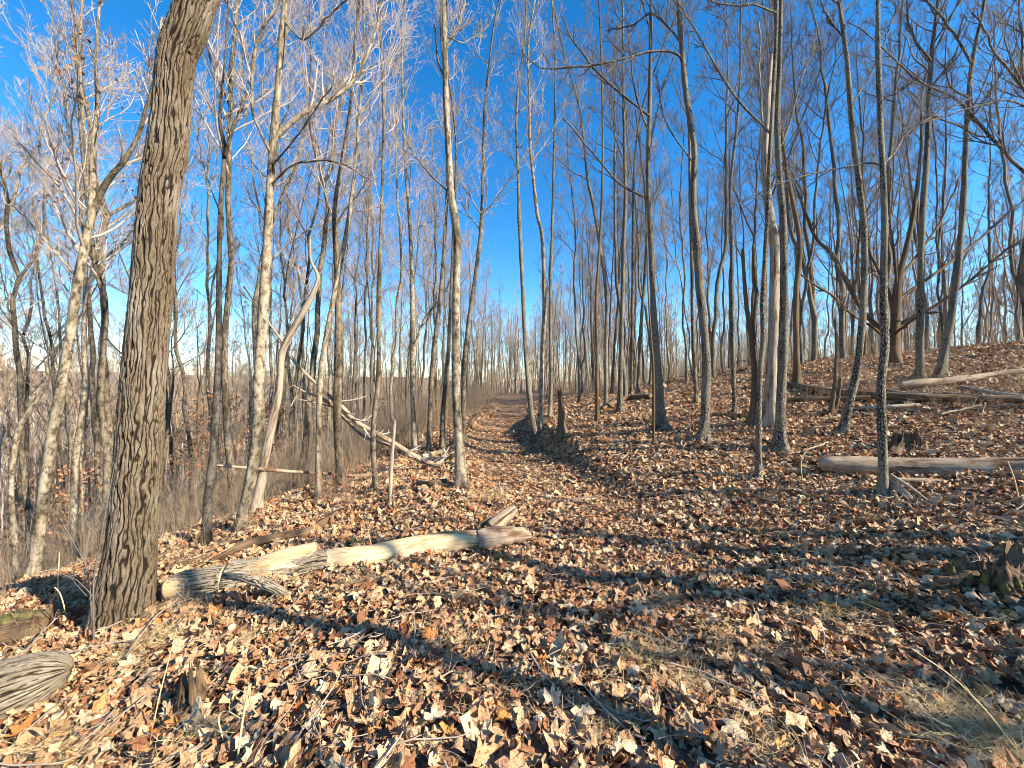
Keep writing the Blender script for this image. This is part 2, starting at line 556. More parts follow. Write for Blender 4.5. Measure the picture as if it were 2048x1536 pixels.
def spawn(P, R, k, rng, ang=(35, 60), tmin=0.2, upbias=0.15):
    Mn, n, _ = P.shape
    t = np.sort(rng.uniform(tmin, 0.98, (Mn, k)), axis=1)
    f = t*(n-1); i = np.minimum(f.astype(int), n-2); fr = (f-i)[..., None]
    m = np.arange(Mn)[:, None]
    st = P[m, i]*(1-fr) + P[m, i+1]*fr
    tan = unit(P[m, i+1]-P[m, i])
    rad = R[m, i]*(1-fr[..., 0]) + R[m, i+1]*fr[..., 0]
    rv = rng.normal(0, 1, (Mn, k, 3))
    perp = unit(rv - tan*np.sum(rv*tan, axis=2, keepdims=True))
    a = np.radians(rng.uniform(ang[0], ang[1], (Mn, k)))[..., None]
    d = unit(tan*np.cos(a) + perp*np.sin(a) + np.array([0, 0, upbias]))
    plen = np.sum(np.linalg.norm(np.diff(P, axis=1), axis=2), axis=1)[:, None]
    return st.reshape(-1, 3), d.reshape(-1, 3), rad.ravel(), t.ravel(), np.broadcast_to(plen, (Mn, k)).ravel()

def twigs_on(acc, P, R, rng, k=(6, 5, 2), lf=(0.62, 0.55, 0.6), rmin=0.0022, wig=0.11, tmin=0.2, ang=(25, 50)):
    """side twigs, twiglets and tips along the branches P"""
    cur = (P, R)
    for lev, kk in enumerate(k):
        if kk <= 0: break
        st, d, rad, t, pl = spawn(cur[0], cur[1], kk, rng, ang, tmin if lev == 0 else 0.12)
        ln = pl*lf[lev]*(1.15-0.75*t)*rng.uniform(0.55, 1.2, len(t))
        r0 = np.maximum(rad*0.62, rmin); r1 = np.maximum(r0*0.35, rmin*0.7)
        n = (6, 4, 2)[lev]; sd = (4, 3, 3)[lev]
        p2, r2 = grow(st, d, ln, r0, r1, n, rng, wig, 0.14)
        acc.add(*[x for x in tubes(p2, r2, sd)][:2], None, tubes_last(p2, sd))
        cur = (p2, r2)

def tubes_last(P, sides):
    Mn, n, _ = P.shape
    return np.repeat(P.reshape(-1, 3), sides, axis=0)

def crown_on(acc, P, R, rng, z0, n1, L, k=(6, 5, 2), ang=(35, 60), rfac=0.5, rmin=0.0022, up=0.16, tip=0.25, power=1.0):
    """first-order limbs off the trunk line P (n,3) above z0 and their twigs"""
    zt = P[-1, 2]
    z = z0 + (zt - 0.15 - z0)*(np.sort(rng.uniform(0, 1, n1))**power)
    i = np.clip(np.searchsorted(P[:, 2], z) - 1, 0, len(P)-2)
    f = ((z - P[i, 2])/np.maximum(P[i+1, 2]-P[i, 2], 1e-4))[:, None]
    st = P[i]*(1-f) + P[i+1]*f
    rad = R[i]
    rel = (z - z0)/max(zt - z0, 0.1)
    az = np.cumsum(np.full(n1, 2.4)) + rng.uniform(0, 1.2, n1) + rng.uniform(0, 6)
    a = np.radians(rng.uniform(ang[0], ang[1], n1))*(1-0.45*rel)
    d = np.stack([np.cos(az)*np.sin(a), np.sin(az)*np.sin(a), np.cos(a)], axis=1)
    ln = L*(1-rel*(1-tip))*rng.uniform(0.6, 1.15, n1)
    r0 = np.minimum(rad*rfac*rng.uniform(.5, 1.1, n1), 0.012*ln + 0.006); r0 = np.maximum(r0, rmin*1.6)
    p1, r1 = grow(st, d, ln, r0, np.maximum(r0*0.25, rmin), 8, rng, 0.13, up)
    V, Q, T, B = tubes(p1, r1, 5)
    acc.add(V, Q, None, B)
    twigs_on(acc, p1, r1, rng, k, rmin=rmin)
    return p1, r1

# ------------------------------------------------------------------ the ground, one sheet to the horizon
def graded(a, b, fine, lo, hi, g=1.06):
    xs = list(np.arange(lo, hi + 1e-6, fine))
    st = fine
    x = hi
    while x < b:
        st *= g; x += st; xs.append(x)
    st = fine; x = lo; left = []
    while x > a:
        st *= g; x -= st; left.append(x)
    return np.array(left[::-1] + xs)

gx = graded(-1500, 1500, 0.11, -9, 9, 1.07)
gy = graded(-250, 2500, 0.11, 0.5, 14, 1.07)
GX, GY = np.meshgrid(gx, gy)
GZ = height(GX, GY)
acc = Acc()
idx = np.arange(GX.size).reshape(GX.shape)
acc.add(np.stack([GX, GY, GZ], -1).reshape(-1, 3),
        np.stack([idx[:-1, :-1], idx[:-1, 1:], idx[1:, 1:], idx[1:, :-1]], -1).reshape(-1, 4))
ground = acc.obj('ground', M['ground'])
ground['kind'] = 'structure'

# ------------------------------------------------------------------ trees traced from the photograph
def lumps(amp, ks, kz, seed):
    def f(th, s, r):
        return r*amp*vnoise(np.cos(th)*ks+seed, np.sin(th)*ks, s*kz)
    return f

def furrows(th, s, r, fs, stretch):
    """interlacing furrows: two families of wavy lines that run the length and cross"""
    N = max(6, round(2*np.pi*float(np.mean(r))/fs))
    q = fs*stretch
    c, sn = np.cos(th), np.sin(th)
    k = N/9.0
    w1 = .8*vnoise(c*k+3, sn*k, s/q) + .35*vnoise(c*k*2.2, sn*k*2.2+5, s/q*2.6)
    w2 = .85*vnoise(c*k-7, sn*k+2, s/q*.9+11) + .35*vnoise(c*k*2.1+9, sn*k*2.1, s/q*2.4)
    def line(u, w):
        d = np.abs(u - np.floor(u) - .5)*2          # 0 on the line
        return sstep(w, w*.25, d)
    m = .8+.4*vnoise(c*k*1.4+1, sn*k*1.4, s/q*1.7)
    a = line(N*th/(2*np.pi) + w1, .42)
    b = line(round(N*.7)*th/(2*np.pi) + w2 + .37, .26)*.8
    return np.clip(np.maximum(a, b)*m*1.15, 0, 1)

def oak_relief(th, s, r):
    c, sn = np.cos(th)*r, np.sin(th)*r
    f = furrows(th, s, r, .033, 5.5)
    lump = 0.06*vnoise(np.cos(th)*1.3, np.sin(th)*1.3, s*1.6)*r + 0.035*vnoise(np.cos(th)*2.5+4, np.sin(th)*2.5, s*4)*r
    return 0.012 - 0.014*f + 0.003*vnoise(c/.014, sn/.014, s/.03) + lump, f

REPORT = []
def tree(name, label, bark, twig, pts, Y=None, H=17.0, z0=None, n1=20, L=2.6, k=(6, 5, 2), br=(), seed=0,
         ang=(32, 58), broken=False, sides=16, relief=None, group=None, cat='tree', flare=0.35, lean=0.0,
         leaves=0, rmin=0.0027, tipr=0.012):
    rng = np.random.default_rng(1000+seed)
    if Y is None:
        Y = ground_at(pts[0][0], pts[0][1])
    P = [np.array(at(x, y, Y)) for x, y, w in pts]
    R = [(0.5 if relief else 0.41)*w*Y/FPX/math.sqrt(1+uv(x, y)[0]**2) for x, y, w in pts]
    # root the trunk in the ground
    gz = h1(P[0][0], P[0][1])
    if P[0][2] > gz + 0.05:
        d = P[0]-P[1]; d = d/np.linalg.norm(d)
        d = unit(d*0.7 + np.array([0, 0, -0.5]))
        q = P[0] + d*((P[0][2]-gz)/max(-d[2], .2))
        P.insert(0, q); R.insert(0, R[0]*1.12)
    base = np.array([P[0][0], P[0][1], h1(P[0][0], P[0][1])])
    P[0] = P[0].copy(); P[0][2] = base[2]-0.12
    for i in range(1, len(P)):                       # a little depth wander so that trunks are not flat outlines
        P[i] = P[i].copy(); f = (P[i][2]-base[2])/10
        dyy = lean*f + 0.25*f*math.sin(3.1*f+seed)
        s = (Y+dyy)/Y
        P[i] = np.array([P[i][0]*s, Y+dyy, CAM_Z+(P[i][2]-CAM_Z)*s]); R[i] *= s
    REPORT.append((name, label[:34], round(Y, 2), round(2*R[1], 3), round(base[2], 2)))
    top = base[2]+H
    if not broken and P[-1][2] < top-0.5:
        d = unit(P[-1]-P[-2]); d = unit(d*0.6+np.array([0, 0, 0.5]))
        z, r, p = P[-1][2], R[-1], P[-1]
        nst = max(2, int((top-z)/1.6))
        for j in range(nst):
            p = p + d*((top-z)/nst)/max(d[2], .5)
            d = unit(d+rng.normal(0, 0.10, 3)+np.array([0, 0, .12]))
            P.append(p); R.append(r+(tipr-r)*((j+1)/nst)**0.8)
    root = thing(name, label, cat, base, group)
    n = 110
    Pc, Rc = resample(P, R, n)
    s = np.concatenate([[0], np.cumsum(np.linalg.norm(np.diff(Pc, axis=0), axis=1))])
    Rf = Rc*(1 + flare*np.exp(-np.clip(s-0.12, 0, None)/max(2.2*Rc[0], 0.05)))
    acc = Acc()
    lp = Pc - base
    if relief is None:
        lm = lumps(0.16, 1.1, 2.2, seed)
        nl = int(rng.integers(3, 6)); ph = rng.uniform(0, 6)
        def foot(th, s_, r): return lm(th, s_, r) + r*.07*vnoise(np.cos(th)*2.6+seed, np.sin(th)*2.6, s_*11) + r*.75*np.exp(-np.clip(s_-.1, 0, None)/(1.3*Rc[0]+.03))*np.clip(np.cos(nl*th+ph+.6*np.sin(th)), -.2, 1)
        V, Q, T, B = tubes(lp[None], Rf[None], sides, foot, caps=True)
        acc.add(V, Q, T, B)
    else:
        cut = relief[2]
        m = np.searchsorted(lp[:, 2], cut)
        p1, r1 = resample(lp[:m+1], Rf[:m+1], relief[1])
        acc.add(*tubes(p1[None], r1[None], relief[0], oak_relief, boff=(3, 3, 3)))
        acc.add(*tubes(lp[None, m-1:], Rf[None, m-1:]*0.99, 24, None))
    if broken:                                       # splintered top
        tp, tr = lp[-1], Rf[-1]
        ax = unit(lp[-1]-lp[-2])
        for j in range(7):
            a = 2*math.pi*j/7+rng.uniform(0, .5)
            o = np.array([math.cos(a), math.sin(a), 0])*tr*0.7
            hh = tr*rng.uniform(1.2, 4.5)
            pp = np.stack([tp+o-ax*tr, tp+o*0.9+ax*hh*0.5, tp+o*0.7+ax*hh])
            acc.add(*tubes(pp[None], np.array([[tr*.42, tr*.25, 0.002]]), 5))
    acc.obj('trunk', M[bark], root)
    tw = Acc()
    for bi, b in enumerate(br):
        bp, dy = b[0], b[1]
        bpP = []
        for j, (x, y, w) in enumerate(bp):
            f = j/(len(bp)-1)
            bpP.append(np.array(at(x, y, Y+dy*f)))
        # start inside the trunk
        kk = np.argmin(np.abs(Pc[:, 2]-bpP[0][2]))
        if b[2] if len(b) > 2 else True:
            bpP[0] = bpP[0]*0.2+Pc[kk]*0.8
        bR = [0.42*w*Y/FPX/math.sqrt(1+.6*uv(x, y)[0]**2) for x, y, w in bp]
        q, r = resample(bpP, bR, 22)
        q = q + np.cumsum(rng.normal(0, 0.012, q.shape), axis=0)*np.linspace(0, 1, 22)[:, None]
        a2 = Acc()
        a2.add(*tubes((q-base)[None], r[None], 8, lumps(0.15, 1.2, 4, seed+bi), caps=True))
        a2.obj('branch', M[bark], root)
        if len(b) <= 3 or b[3]:
            twigs_on(tw, (q-base)[None], r[None], rng, (14, 5, 3), (0.26, 0.5, 0.5), rmin=rmin, tmin=0.25)
    if n1 > 0:
        zz = (z0 if z0 is not None else 0.42*H)
        p1, r1 = crown_on(tw, lp, Rf, rng, zz, n1, L, k, ang, rmin=rmin)
    if tw.n:
        tw.obj('crown', M[twig], root)
    if leaves and n1 > 0:
        la = Acc()
        cl = p1[rng.integers(0, len(p1), leaves), rng.integers(3, 8, leaves)]
        for c in cl:
            for j in range(9):
                o = c+rng.normal(0, .10, 3)
                u_ = unit(rng.normal(0, 1, 3)); v_ = unit(np.cross(u_, rng.normal(0, 1, 3)))
                la.add([o-u_*.03, o+v_*.016, o+u_*.03, o-v_*.016-0.006], [[0, 1, 2, 3]])
        lo = la.obj('clinging_leaves', M['brown_leaf'], root, smooth=False)
        lo['kind'] = 'stuff'
    return root

# --- left of the trail
tree('tree', 'thick tree with deeply furrowed bark standing beside the tip of the fallen log', 'oak', 'twig_mid',
     [(240, 1238, 118), (258, 1130, 106), (271, 1000, 94), (287, 768, 86), (300, 620, 86), (318, 400, 77), (334, 305, 82), (344, 200, 73), (354, 110, 76), (374, 60, 78), (394, 0, 76), (420, -90, 70)],
     Y=None, H=15, z0=9, n1=12, L=3.0, k=(5, 4, 1), relief=(230, 460, 5.2), seed=1, flare=0.15)
tree('tree', 'pale leaning tree whose stem forks halfway up, past the thick furrowed tree toward the valley', 'pale', 'twig_pale',
     [(62, 1200, 37), (85, 1010, 34), (108, 850, 33), (132, 720, 30), (150, 600, 28), (168, 500, 25), (183, 425, 22), (187, 300, 15), (195, 215, 13), (192, 125, 11), (197, 40, 9)],
     Y=5.4, H=13.5, z0=4.6, n1=20, L=2.4, seed=2, leaves=26,
     br=[([(184, 430, 17), (210, 370, 15), (245, 325, 13), (275, 275, 11), (297, 205, 9), (318, 120, 7), (335, 20, 5)], -0.3),
         ([(175, 480, 8), (120, 380, 7), (70, 320, 5), (10, 240, 3)], 0.3),
         ([(160, 560, 7), (90, 480, 5), (30, 420, 4), (-30, 400, 3)], -0.4)])
tree('tree', 'slim crooked tree between the pale forked tree and the thick furrowed tree', 'dim', 'twig_pale',
     [(206, 1100, 23), (213, 1000, 22), (213, 893, 21), (200, 818, 20), (202, 765, 20), (210, 615, 18), (193, 540, 15), (180, 450, 12), (172, 380, 10), (160, 250, 8)], Y=6.3, H=12, z0=4, n1=20, L=2.2, seed=3, leaves=14)
tree('dead_tree', 'thin pale snag leaning out over the valley, its tip snapped', 'pale', 'twig_pale',
     [(30, 1180, 19), (30, 1080, 18), (22, 980, 18), (35, 868, 17), (65, 813, 16), (95, 765, 13), (92, 730, 8)], Y=6.6, H=4, n1=0, broken=True, seed=4)
tree('tree', 'pale knobbly tree rising straight behind the forked leaning one', 'pale', 'twig_pale',
     [(150, 1120, 24), (150, 940, 22), (163, 843, 21), (172, 765, 19), (168, 680, 14), (172, 520, 12)], Y=7.2, H=13, z0=5, n1=18, L=2.2, seed=5)
tree('tree', 'dark straight slender tree rooted at the crest beside the splintered pole', 'dark', 'twig_mid',
     [(412, 1088, 25), (418, 980, 23), (427, 900, 21), (437, 700, 17), (438, 550, 15), (441, 420, 14), (449, 305, 12), (440, 240, 9), (445, 170, 7), (452, 90, 5)], H=11, z0=5, n1=16, L=1.7, seed=6,
     br=[([(449, 305, 9), (470, 260, 8), (492, 225, 7), (500, 190, 5)], 0.2), ([(443, 420, 4), (415, 350, 3), (400, 260, 2.5)], -.1)])
tree('tree', 'tall light-barked tree with a heavy limb on the side of the trail', 'pale', 'twig_pale',
     [(476, 1066, 30), (490, 1010, 29), (505, 940, 29), (518, 830, 29), (517, 765, 28), (525, 640, 26), (535, 480, 24), (543, 330, 21), (555, 190, 18), (565, 60, 15), (571, -20, 13)],
     H=14, z0=6.5, n1=14, L=2.3, seed=7, lean=-0.1,
     br=[([(541, 295, 14), (562, 262, 13), (620, 215, 12), (660, 193, 11), (700, 158, 9), (735, 80, 6), (760, -10, 4)], 0.5),
         ([(536, 300, 8), (520, 262, 7), (505, 225, 7), (500, 150, 7), (506, 85, 7), (545, 0, 6), (560, -50, 5)], -0.5),
         ([(503, 160, 6), (485, 90, 5), (470, 30, 4.5), (476, -30, 4)], 0.1, False),
         ([(543, 360, 6), (590, 330, 5), (675, 320, 4), (740, 350, 2.5)], -0.3),
         ([(545, 330, 5), (590, 275, 4), (625, 215, 3.5), (650, 165, 2.5)], -0.6),
         ([(570, 40, 5), (605, 78, 4), (650, 45, 4), (715, 5, 3)], -0.3)])
tree('dead_tree', 'crooked snag crossing behind the light-barked tree, bare tip bent aside', 'dead', 'twig_pale',
     [(505, 1048, 27), (522, 965, 26), (540, 868, 23), (555, 798, 20), (560, 750, 17), (566, 700, 17), (600, 635, 17), (625, 590, 14), (636, 555, 10), (622, 520, 7), (620, 480, 5)], Y=5.75, H=5, n1=0, broken=True, seed=8,
     br=[([(622, 600, 4), (610, 560, 3), (590, 500, 2)], 0)])
tree('tree', 'grey-brown tree with a dark straight stem, third trunk before the fallen crooked branch', 'dim', 'twig_pale',
     [(683, 975, 24), (675, 850, 22), (677, 700, 19), (676, 600, 18), (672, 500, 15), (670, 410, 12), (688, 300, 9), (702, 200, 7)], H=13.5, z0=4.5, n1=24, L=2.4, seed=9)
tree('tree', 'pale slender tree with a slanting upper stem next to the dark straight stem', 'pale', 'twig_pale',
     [(638, 995, 17), (637, 870, 15), (640, 768, 14), (650, 690, 13), (672, 570, 12), (690, 480, 11), (705, 380, 9), (715, 280, 7)], H=15, z0=5, n1=24, L=2.4, seed=10)
tree('tree', 'slim tree growing through the fallen crooked branch', 'dim', 'twig_pale',
     [(752, 980, 14), (746, 870, 13), (757, 750, 12), (758, 600, 11), (760, 500, 9), (763, 420, 7)], H=13, z0=4.5, n1=20, L=2.0, seed=11)
tree('dead_tree', 'short white broken pole standing in front of the fallen crooked branch', 'dead', 'twig_pale',
     [(779, 1012, 11), (783, 930, 10), (789, 850, 8)], H=2, n1=0, broken=True, seed=12)
tree('tree', 'slender tree with twin stems behind the white broken pole', 'pale', 'twig_pale',
     [(830, 905, 13), (825, 768, 12), (825, 600, 11), (820, 450, 9), (812, 350, 7)], H=14, z0=5, n1=22, L=2.1, seed=13,
     br=[([(826, 700, 8), (850, 640, 6), (880, 600, 4), (905, 560, 3)], .3)])
tree('tree', 'thin grey tree second from the trail edge, behind the sawn log ends', 'dim', 'twig_pale',
     [(858, 903, 13), (861, 800, 12), (868, 700, 11), (880, 600, 10), (889, 480, 8)], H=14, z0=5, n1=20, L=2.1, seed=14)
tree('tree', 'thin tree right behind the sawn log ends at the trail edge', 'dim', 'twig_pale',
     [(885, 900, 13), (886, 825, 12), (897, 700, 9), (903, 560, 8), (908, 430, 6)], H=13, z0=5, n1=20, L=2.0, seed=15)
tree('tree', 'straight light tree on the hummock at the trail edge, carrying a dead stub', 'pale', 'twig_mid',
     [(926, 978, 27), (917, 870, 23), (912, 765, 22), (912, 600, 19), (914, 475, 18), (902, 390, 17), (897, 300, 15), (892, 200, 14), (890, 100, 12), (887, -10, 11)],
     H=11, z0=7.6, n1=10, L=1.6, seed=16,
     br=[([(889, 168, 6), (870, 110, 5), (859, 42, 5)], -.05, True, False),
         ([(895, 98, 5), (915, 50, 5), (938, -5, 4)], .2),
         ([(903, 395, 4.5), (850, 340, 3.5), (812, 285, 2.5)], .3),
         ([(896, 80, 3), (930, 82, 2.5), (965, 45, 2), (985, 5, 1.5)], .1)])
tree('tree', 'slim tree leaning away behind the straight light tree on the hummock', 'dim', 'twig_pale',
     [(926, 882, 13), (927, 775, 12), (931, 700, 11), (940, 625, 10), (960, 480, 9), (966, 350, 7)], H=15, z0=5, n1=24, L=2.2, seed=17)
# --- right of the trail, from the far bend towards the hillside
tree('tree', 'leaning slim tree on the cut bank where the trail bends', 'grey', 'twig_mid',
     [(1073, 878, 15), (1063, 825, 13), (1055, 750, 12), (1050, 680, 11), (1044, 550, 10), (1039, 450, 9), (1036, 350, 7)], H=14, z0=5.5, n1=24, L=2.0, seed=20)
tree('tree', 'pale slim tree just past the leaning one on the cut bank', 'pale', 'twig_pale',
     [(1081, 863, 13), (1082, 775, 12), (1086, 690, 11), (1089, 600, 10), (1084, 475, 9), (1074, 425, 8), (1061, 300, 7), (1059, 225, 6)], H=15, z0=6, n1=24, L=2.0, seed=21)
tree('tree', 'thin pale tree behind the rotten stub beyond the cut bank', 'grey', 'twig_mid',
     [(1100, 834, 10), (1102, 750, 9), (1101, 650, 9), (1101, 550, 8), (1104, 475, 7)], H=15, z0=6, n1=22, L=2.0, seed=22)
tree('dead_tree', 'short rotten yellowish stub of a trunk with a stick propped on it', 'rot', 'twig_mid',
     [(1125, 873, 19), (1123, 845, 15), (1122, 815, 14), (1120, 790, 12)], H=2, n1=0, broken=True, seed=23, flare=.6)
tree('tree', 'thin brown tree on the gentle slope beyond the rotten stub', 'brown', 'twig_dark',
     [(1195, 841, 11), (1194, 780, 9), (1194, 700, 8), (1192, 600, 7), (1200, 480, 6)], H=15, z0=6, n1=22, L=2.0, seed=24)
tree('tree', 'thin grey tree with a forked bare top near the fallen dark log', 'grey', 'twig_mid',
     [(1212, 818, 10), (1212, 700, 9), (1211, 575, 8), (1189, 425, 7), (1174, 350, 6)], H=16, z0=6, n1=22, L=2.2, seed=25)
tree('tree', 'straight grey tree rising from the end of the fallen dark log', 'lichen', 'twig_dark',
     [(1240, 825, 14), (1241, 760, 12), (1244, 650, 11), (1247, 500, 10), (1251, 400, 9), (1249, 300, 8), (1246, 150, 6)], H=16, z0=6, n1=24, L=2.3, seed=26)
tree('tree', 'slender dark tree, nearer of two leaning poles behind the fallen dark log', 'dim', 'twig_dark',
     [(1275, 788, 9), (1282, 650, 8), (1290, 550, 7)], H=17, z0=7, n1=22, L=2.2, seed=27)
tree('tree', 'slender dark upright pole behind the fallen dark log', 'dim', 'twig_dark',
     [(1262, 788, 8), (1265, 600, 7), (1266, 500, 7)], H=17, z0=7, n1=20, L=2.2, seed=28)
tree('sapling', 'thin dead-straight sapling in front of the curved grey tree', 'brown', 'twig_dark',
     [(1307, 891, 8), (1307, 750, 6.5), (1302, 675, 5), (1296, 575, 4)], H=6, z0=3, n1=12, L=0.9, k=(4, 3, 0), seed=29, cat='sapling')
tree('tree', 'grey mottled tree with a flared foot and a long broken-off side branch', 'lichen', 'twig_dark',
     [(1322, 861, 29), (1319, 810, 22), (1318, 775, 21), (1310, 675, 18), (1305, 575, 15), (1303, 500, 14), (1296, 350, 12), (1299, 225, 10), (1301, 100, 9), (1302, 0, 7)],
     H=13, z0=7.2, n1=18, L=2.4, seed=30,
     br=[([(1296, 400, 6), (1244, 370, 5), (1199, 320, 4.5), (1129, 238, 4)], .2, True, False),
         ([(1297, 225, 6), (1239, 185, 5), (1199, 145, 4.5), (1159, 95, 4), (1124, 28, 3)], .5),
         ([(1298, 260, 5), (1270, 180, 4), (1262, 90, 3), (1258, 10, 2)], -.4)])
tree('tree', 'dark thin tree half hidden behind the curving black-flecked trunk', 'dim', 'twig_dark',
     [(1394, 806, 12), (1387, 700, 10), (1385, 625, 9), (1384, 540, 8), (1380, 400, 7)], H=15, z0=6, n1=22, L=2.2, seed=31)
tree('tree', 'curving grey trunk covered in black flecks, long branch reaching over the trail', 'lichen', 'twig_dark',
     [(1407, 882, 27), (1411, 800, 23), (1412, 725, 22), (1407, 650, 21), (1400, 575, 20), (1394, 500, 19), (1386, 400, 17), (1389, 300, 15), (1374, 200, 14), (1364, 100, 13), (1357, -10, 12)],
     H=12, z0=6.6, n1=14, L=2.2, seed=32,
     br=[([(1368, 115, 6), (1349, 105, 5.5), (1299, 103, 5), (1224, 122, 4.5), (1149, 135, 4), (1089, 142, 3), (1044, 105, 2)], -.3),
         ([(1362, 85, 6), (1335, 52, 5), (1300, 35, 4.5), (1260, 60, 3.5), (1215, 65, 2.5)], .4),
         ([(1388, 320, 4.5), (1350, 275, 4), (1330, 230, 3), (1322, 160, 2)], .3)])
tree('tree', 'straight slim tree with a bushy crown between the flecked trunk and the leaning slender one', 'lichen', 'twig_dark',
     [(1470, 829, 13), (1465, 700, 11), (1464, 550, 10), (1464, 500, 9), (1461, 375, 8), (1474, 250, 6), (1480, 150, 5)], H=13, z0=5, n1=26, L=2.2, seed=33, leaves=10)
tree('dead_tree', 'dead forked stub with two broken prongs beside the barkless trunk', 'brown', 'twig_dark',
     [(1500, 850, 21), (1507, 800, 17), (1509, 745, 15), (1502, 675, 12), (1492, 600, 10), (1485, 508, 8)], H=4, n1=0, broken=True, seed=34,
     br=[([(1507, 690, 12), (1508, 650, 11), (1515, 587, 10), (1510, 540, 9), (1508, 490, 8)], .1, False, False)])
tree('dead_tree', 'big barkless dead trunk, silvery grey, standing behind the slender lichened tree', 'dead', 'twig_dark',
     [(1533, 852, 36), (1541, 790, 30), (1543, 725, 28), (1547, 625, 26), (1549, 500, 26), (1539, 425, 24), (1530, 325, 19), (1534, 225, 15), (1542, 120, 9)], H=8.5, n1=0, broken=True, seed=35, sides=20,
     br=[([(1532, 290, 6), (1522, 220, 5), (1510, 130, 4), (1505, 60, 3)], .2)])
tree('tree', 'slender lichened tree in front of the big barkless trunk', 'lichen', 'twig_dark',
     [(1518, 957, 19), (1517, 850, 15), (1520, 750, 14), (1527, 675, 13.5), (1525, 600, 13), (1534, 450, 12), (1539, 325, 11), (1546, 200, 10), (1551, 100, 9.5), (1554, -10, 8)],
     H=10, z0=6.4, n1=12, L=1.6, seed=36,
     br=[([(1539, 270, 6), (1499, 225, 5.5), (1464, 185, 5), (1424, 120, 4.5), (1389, 55, 4), (1349, -5, 3.5)], .2),
         ([(1548, 20, 5), (1500, 10, 4), (1440, 15, 3.5), (1400, 0, 3)], -.3)])
tree('tree', 'grey lichened tree beside the big barkless trunk, feet in the open leaves', 'lichen', 'twig_dark',
     [(1559, 901, 36), (1560, 860, 28), (1562, 800, 26), (1567, 700, 24), (1569, 600, 22), (1566, 450, 19), (1559, 350, 16), (1555, 250, 14), (1558, 150, 13), (1561, 50, 11), (1562, -20, 10)],
     H=12, z0=6.8, n1=14, L=2.2, seed=37,
     br=[([(1562, 300, 6), (1580, 245, 5), (1605, 160, 4), (1632, 100, 3.5), (1640, 60, 2)], .6)])
tree('tree', 'brownish bent tree on the rise behind the grey lichened tree', 'brown', 'twig_dark',
     [(1594, 771, 19), (1593, 700, 16), (1592, 640, 15), (1593, 575, 15), (1600, 490, 13), (1585, 400, 11), (1570, 325, 9)], H=14, z0=6, n1=24, L=2.4, seed=38)
tree('dead_tree', 'short split stub standing among the rotten logs', 'brown', 'twig_dark',
     [(1661, 832, 15), (1666, 800, 13), (1670, 760, 11), (1672, 700, 6), (1670, 640, 4)], H=3, n1=0, broken=True, seed=39,
     br=[([(1668, 830, 9), (1676, 790, 9), (1677, 757, 8)], 0, False, False)])
tree('tree', 'lichened tree that leans at its foot then curves upright, before the spreading oak', 'lichen', 'twig_dark',
     [(1683, 870, 23), (1697, 812, 21), (1712, 750, 20), (1722, 675, 19), (1727, 600, 18), (1729, 475, 17), (1719, 375, 16), (1704, 250, 14), (1694, 125, 12), (1679, -10, 11)],
     H=11, z0=6, n1=14, L=2.1, seed=40,
     br=[([(1702, 215, 5), (1740, 150, 4.5), (1770, 80, 4), (1790, 10, 3)], .5),
         ([(1690, 90, 4.5), (1655, 30, 4), (1630, -20, 3)], -.3)])
tree('tree', 'spotted lichened tree with exposed roots at the end of the silvered log', 'lichen', 'twig_dark',
     [(1768, 992, 34), (1766, 950, 26), (1764, 875, 25), (1762, 775, 23.5), (1770, 687, 22), (1767, 600, 20), (1769, 450, 18), (1766, 350, 16), (1761, 250, 15), (1756, 100, 13), (1756, -10, 11)],
     H=9.5, z0=5.6, n1=12, L=1.8, seed=41, leaves=8,
     br=[([(1768, 340, 5), (1739, 325, 4.5), (1689, 332, 4), (1599, 350, 3.2), (1524, 375, 2.5), (1464, 400, 1.5)], -.2),
         ([(1772, 335, 5), (1790, 300, 5), (1810, 265, 4), (1870, 225, 3), (1960, 180, 2)], .3),
         ([(1764, 215, 4), (1800, 180, 3), (1850, 140, 2)], -.4)])
tree('tree', 'big brown tree with a short trunk and limbs spreading wide on the crest', 'brown', 'twig_dark',
     [(1787, 728, 36), (1788, 690, 29), (1791, 640, 26), (1797, 560, 20), (1812, 500, 15), (1828, 420, 12), (1842, 300, 8)], H=9.5, z0=4, n1=18, L=2.6, seed=42, leaves=6,
     br=[([(1785, 672, 14), (1764, 660, 13), (1724, 620, 12), (1694, 565, 11), (1669, 515, 10), (1629, 475, 8), (1609, 425, 7), (1589, 365, 4)], .8),
         ([(1782, 690, 8), (1740, 650, 7), (1699, 625, 7), (1664, 590, 6), (1599, 548, 4)], -.6),
         ([(1792, 610, 12), (1806, 593, 11), (1874, 545, 10), (1949, 490, 8), (2004, 440, 6), (2060, 395, 4)], .5),
         ([(1790, 655, 12), (1824, 635, 11), (1874, 610, 9), (1949, 555, 8), (2004, 505, 6), (2060, 470, 4)], -.7),
         ([(1790, 670, 9), (1804, 656, 8), (1844, 630, 6), (1890, 620, 4)], -1.2),
         ([(1786, 640, 9), (1774, 575, 8), (1739, 500, 7), (1734, 425, 5), (1722, 340, 3)], .3),
         ([(1794, 590, 8), (1790, 520, 7), (1780, 430, 5), (1786, 340, 3)], -.4),
         ([(1799, 560, 9), (1840, 500, 8), (1880, 430, 6), (1905, 350, 4)], .9)])
tree('tree', 'upright lichened tree standing between the spreading oak and the leaning crest tree', 'lichen', 'twig_dark',
     [(1840, 757, 26), (1840, 700, 22), (1841, 600, 19), (1844, 450, 18), (1854, 300, 16), (1857, 200, 14), (1864, 100, 12), (1876, 0, 9)], H=12, z0=5, n1=20, L=2.4, seed=43, leaves=6,
     br=[([(1857, 110, 7), (1830, 80, 6), (1815, 30, 5), (1808, -20, 4)], .2), ([(1858, 180, 5), (1890, 140, 4), (1930, 90, 3)], -.3)])
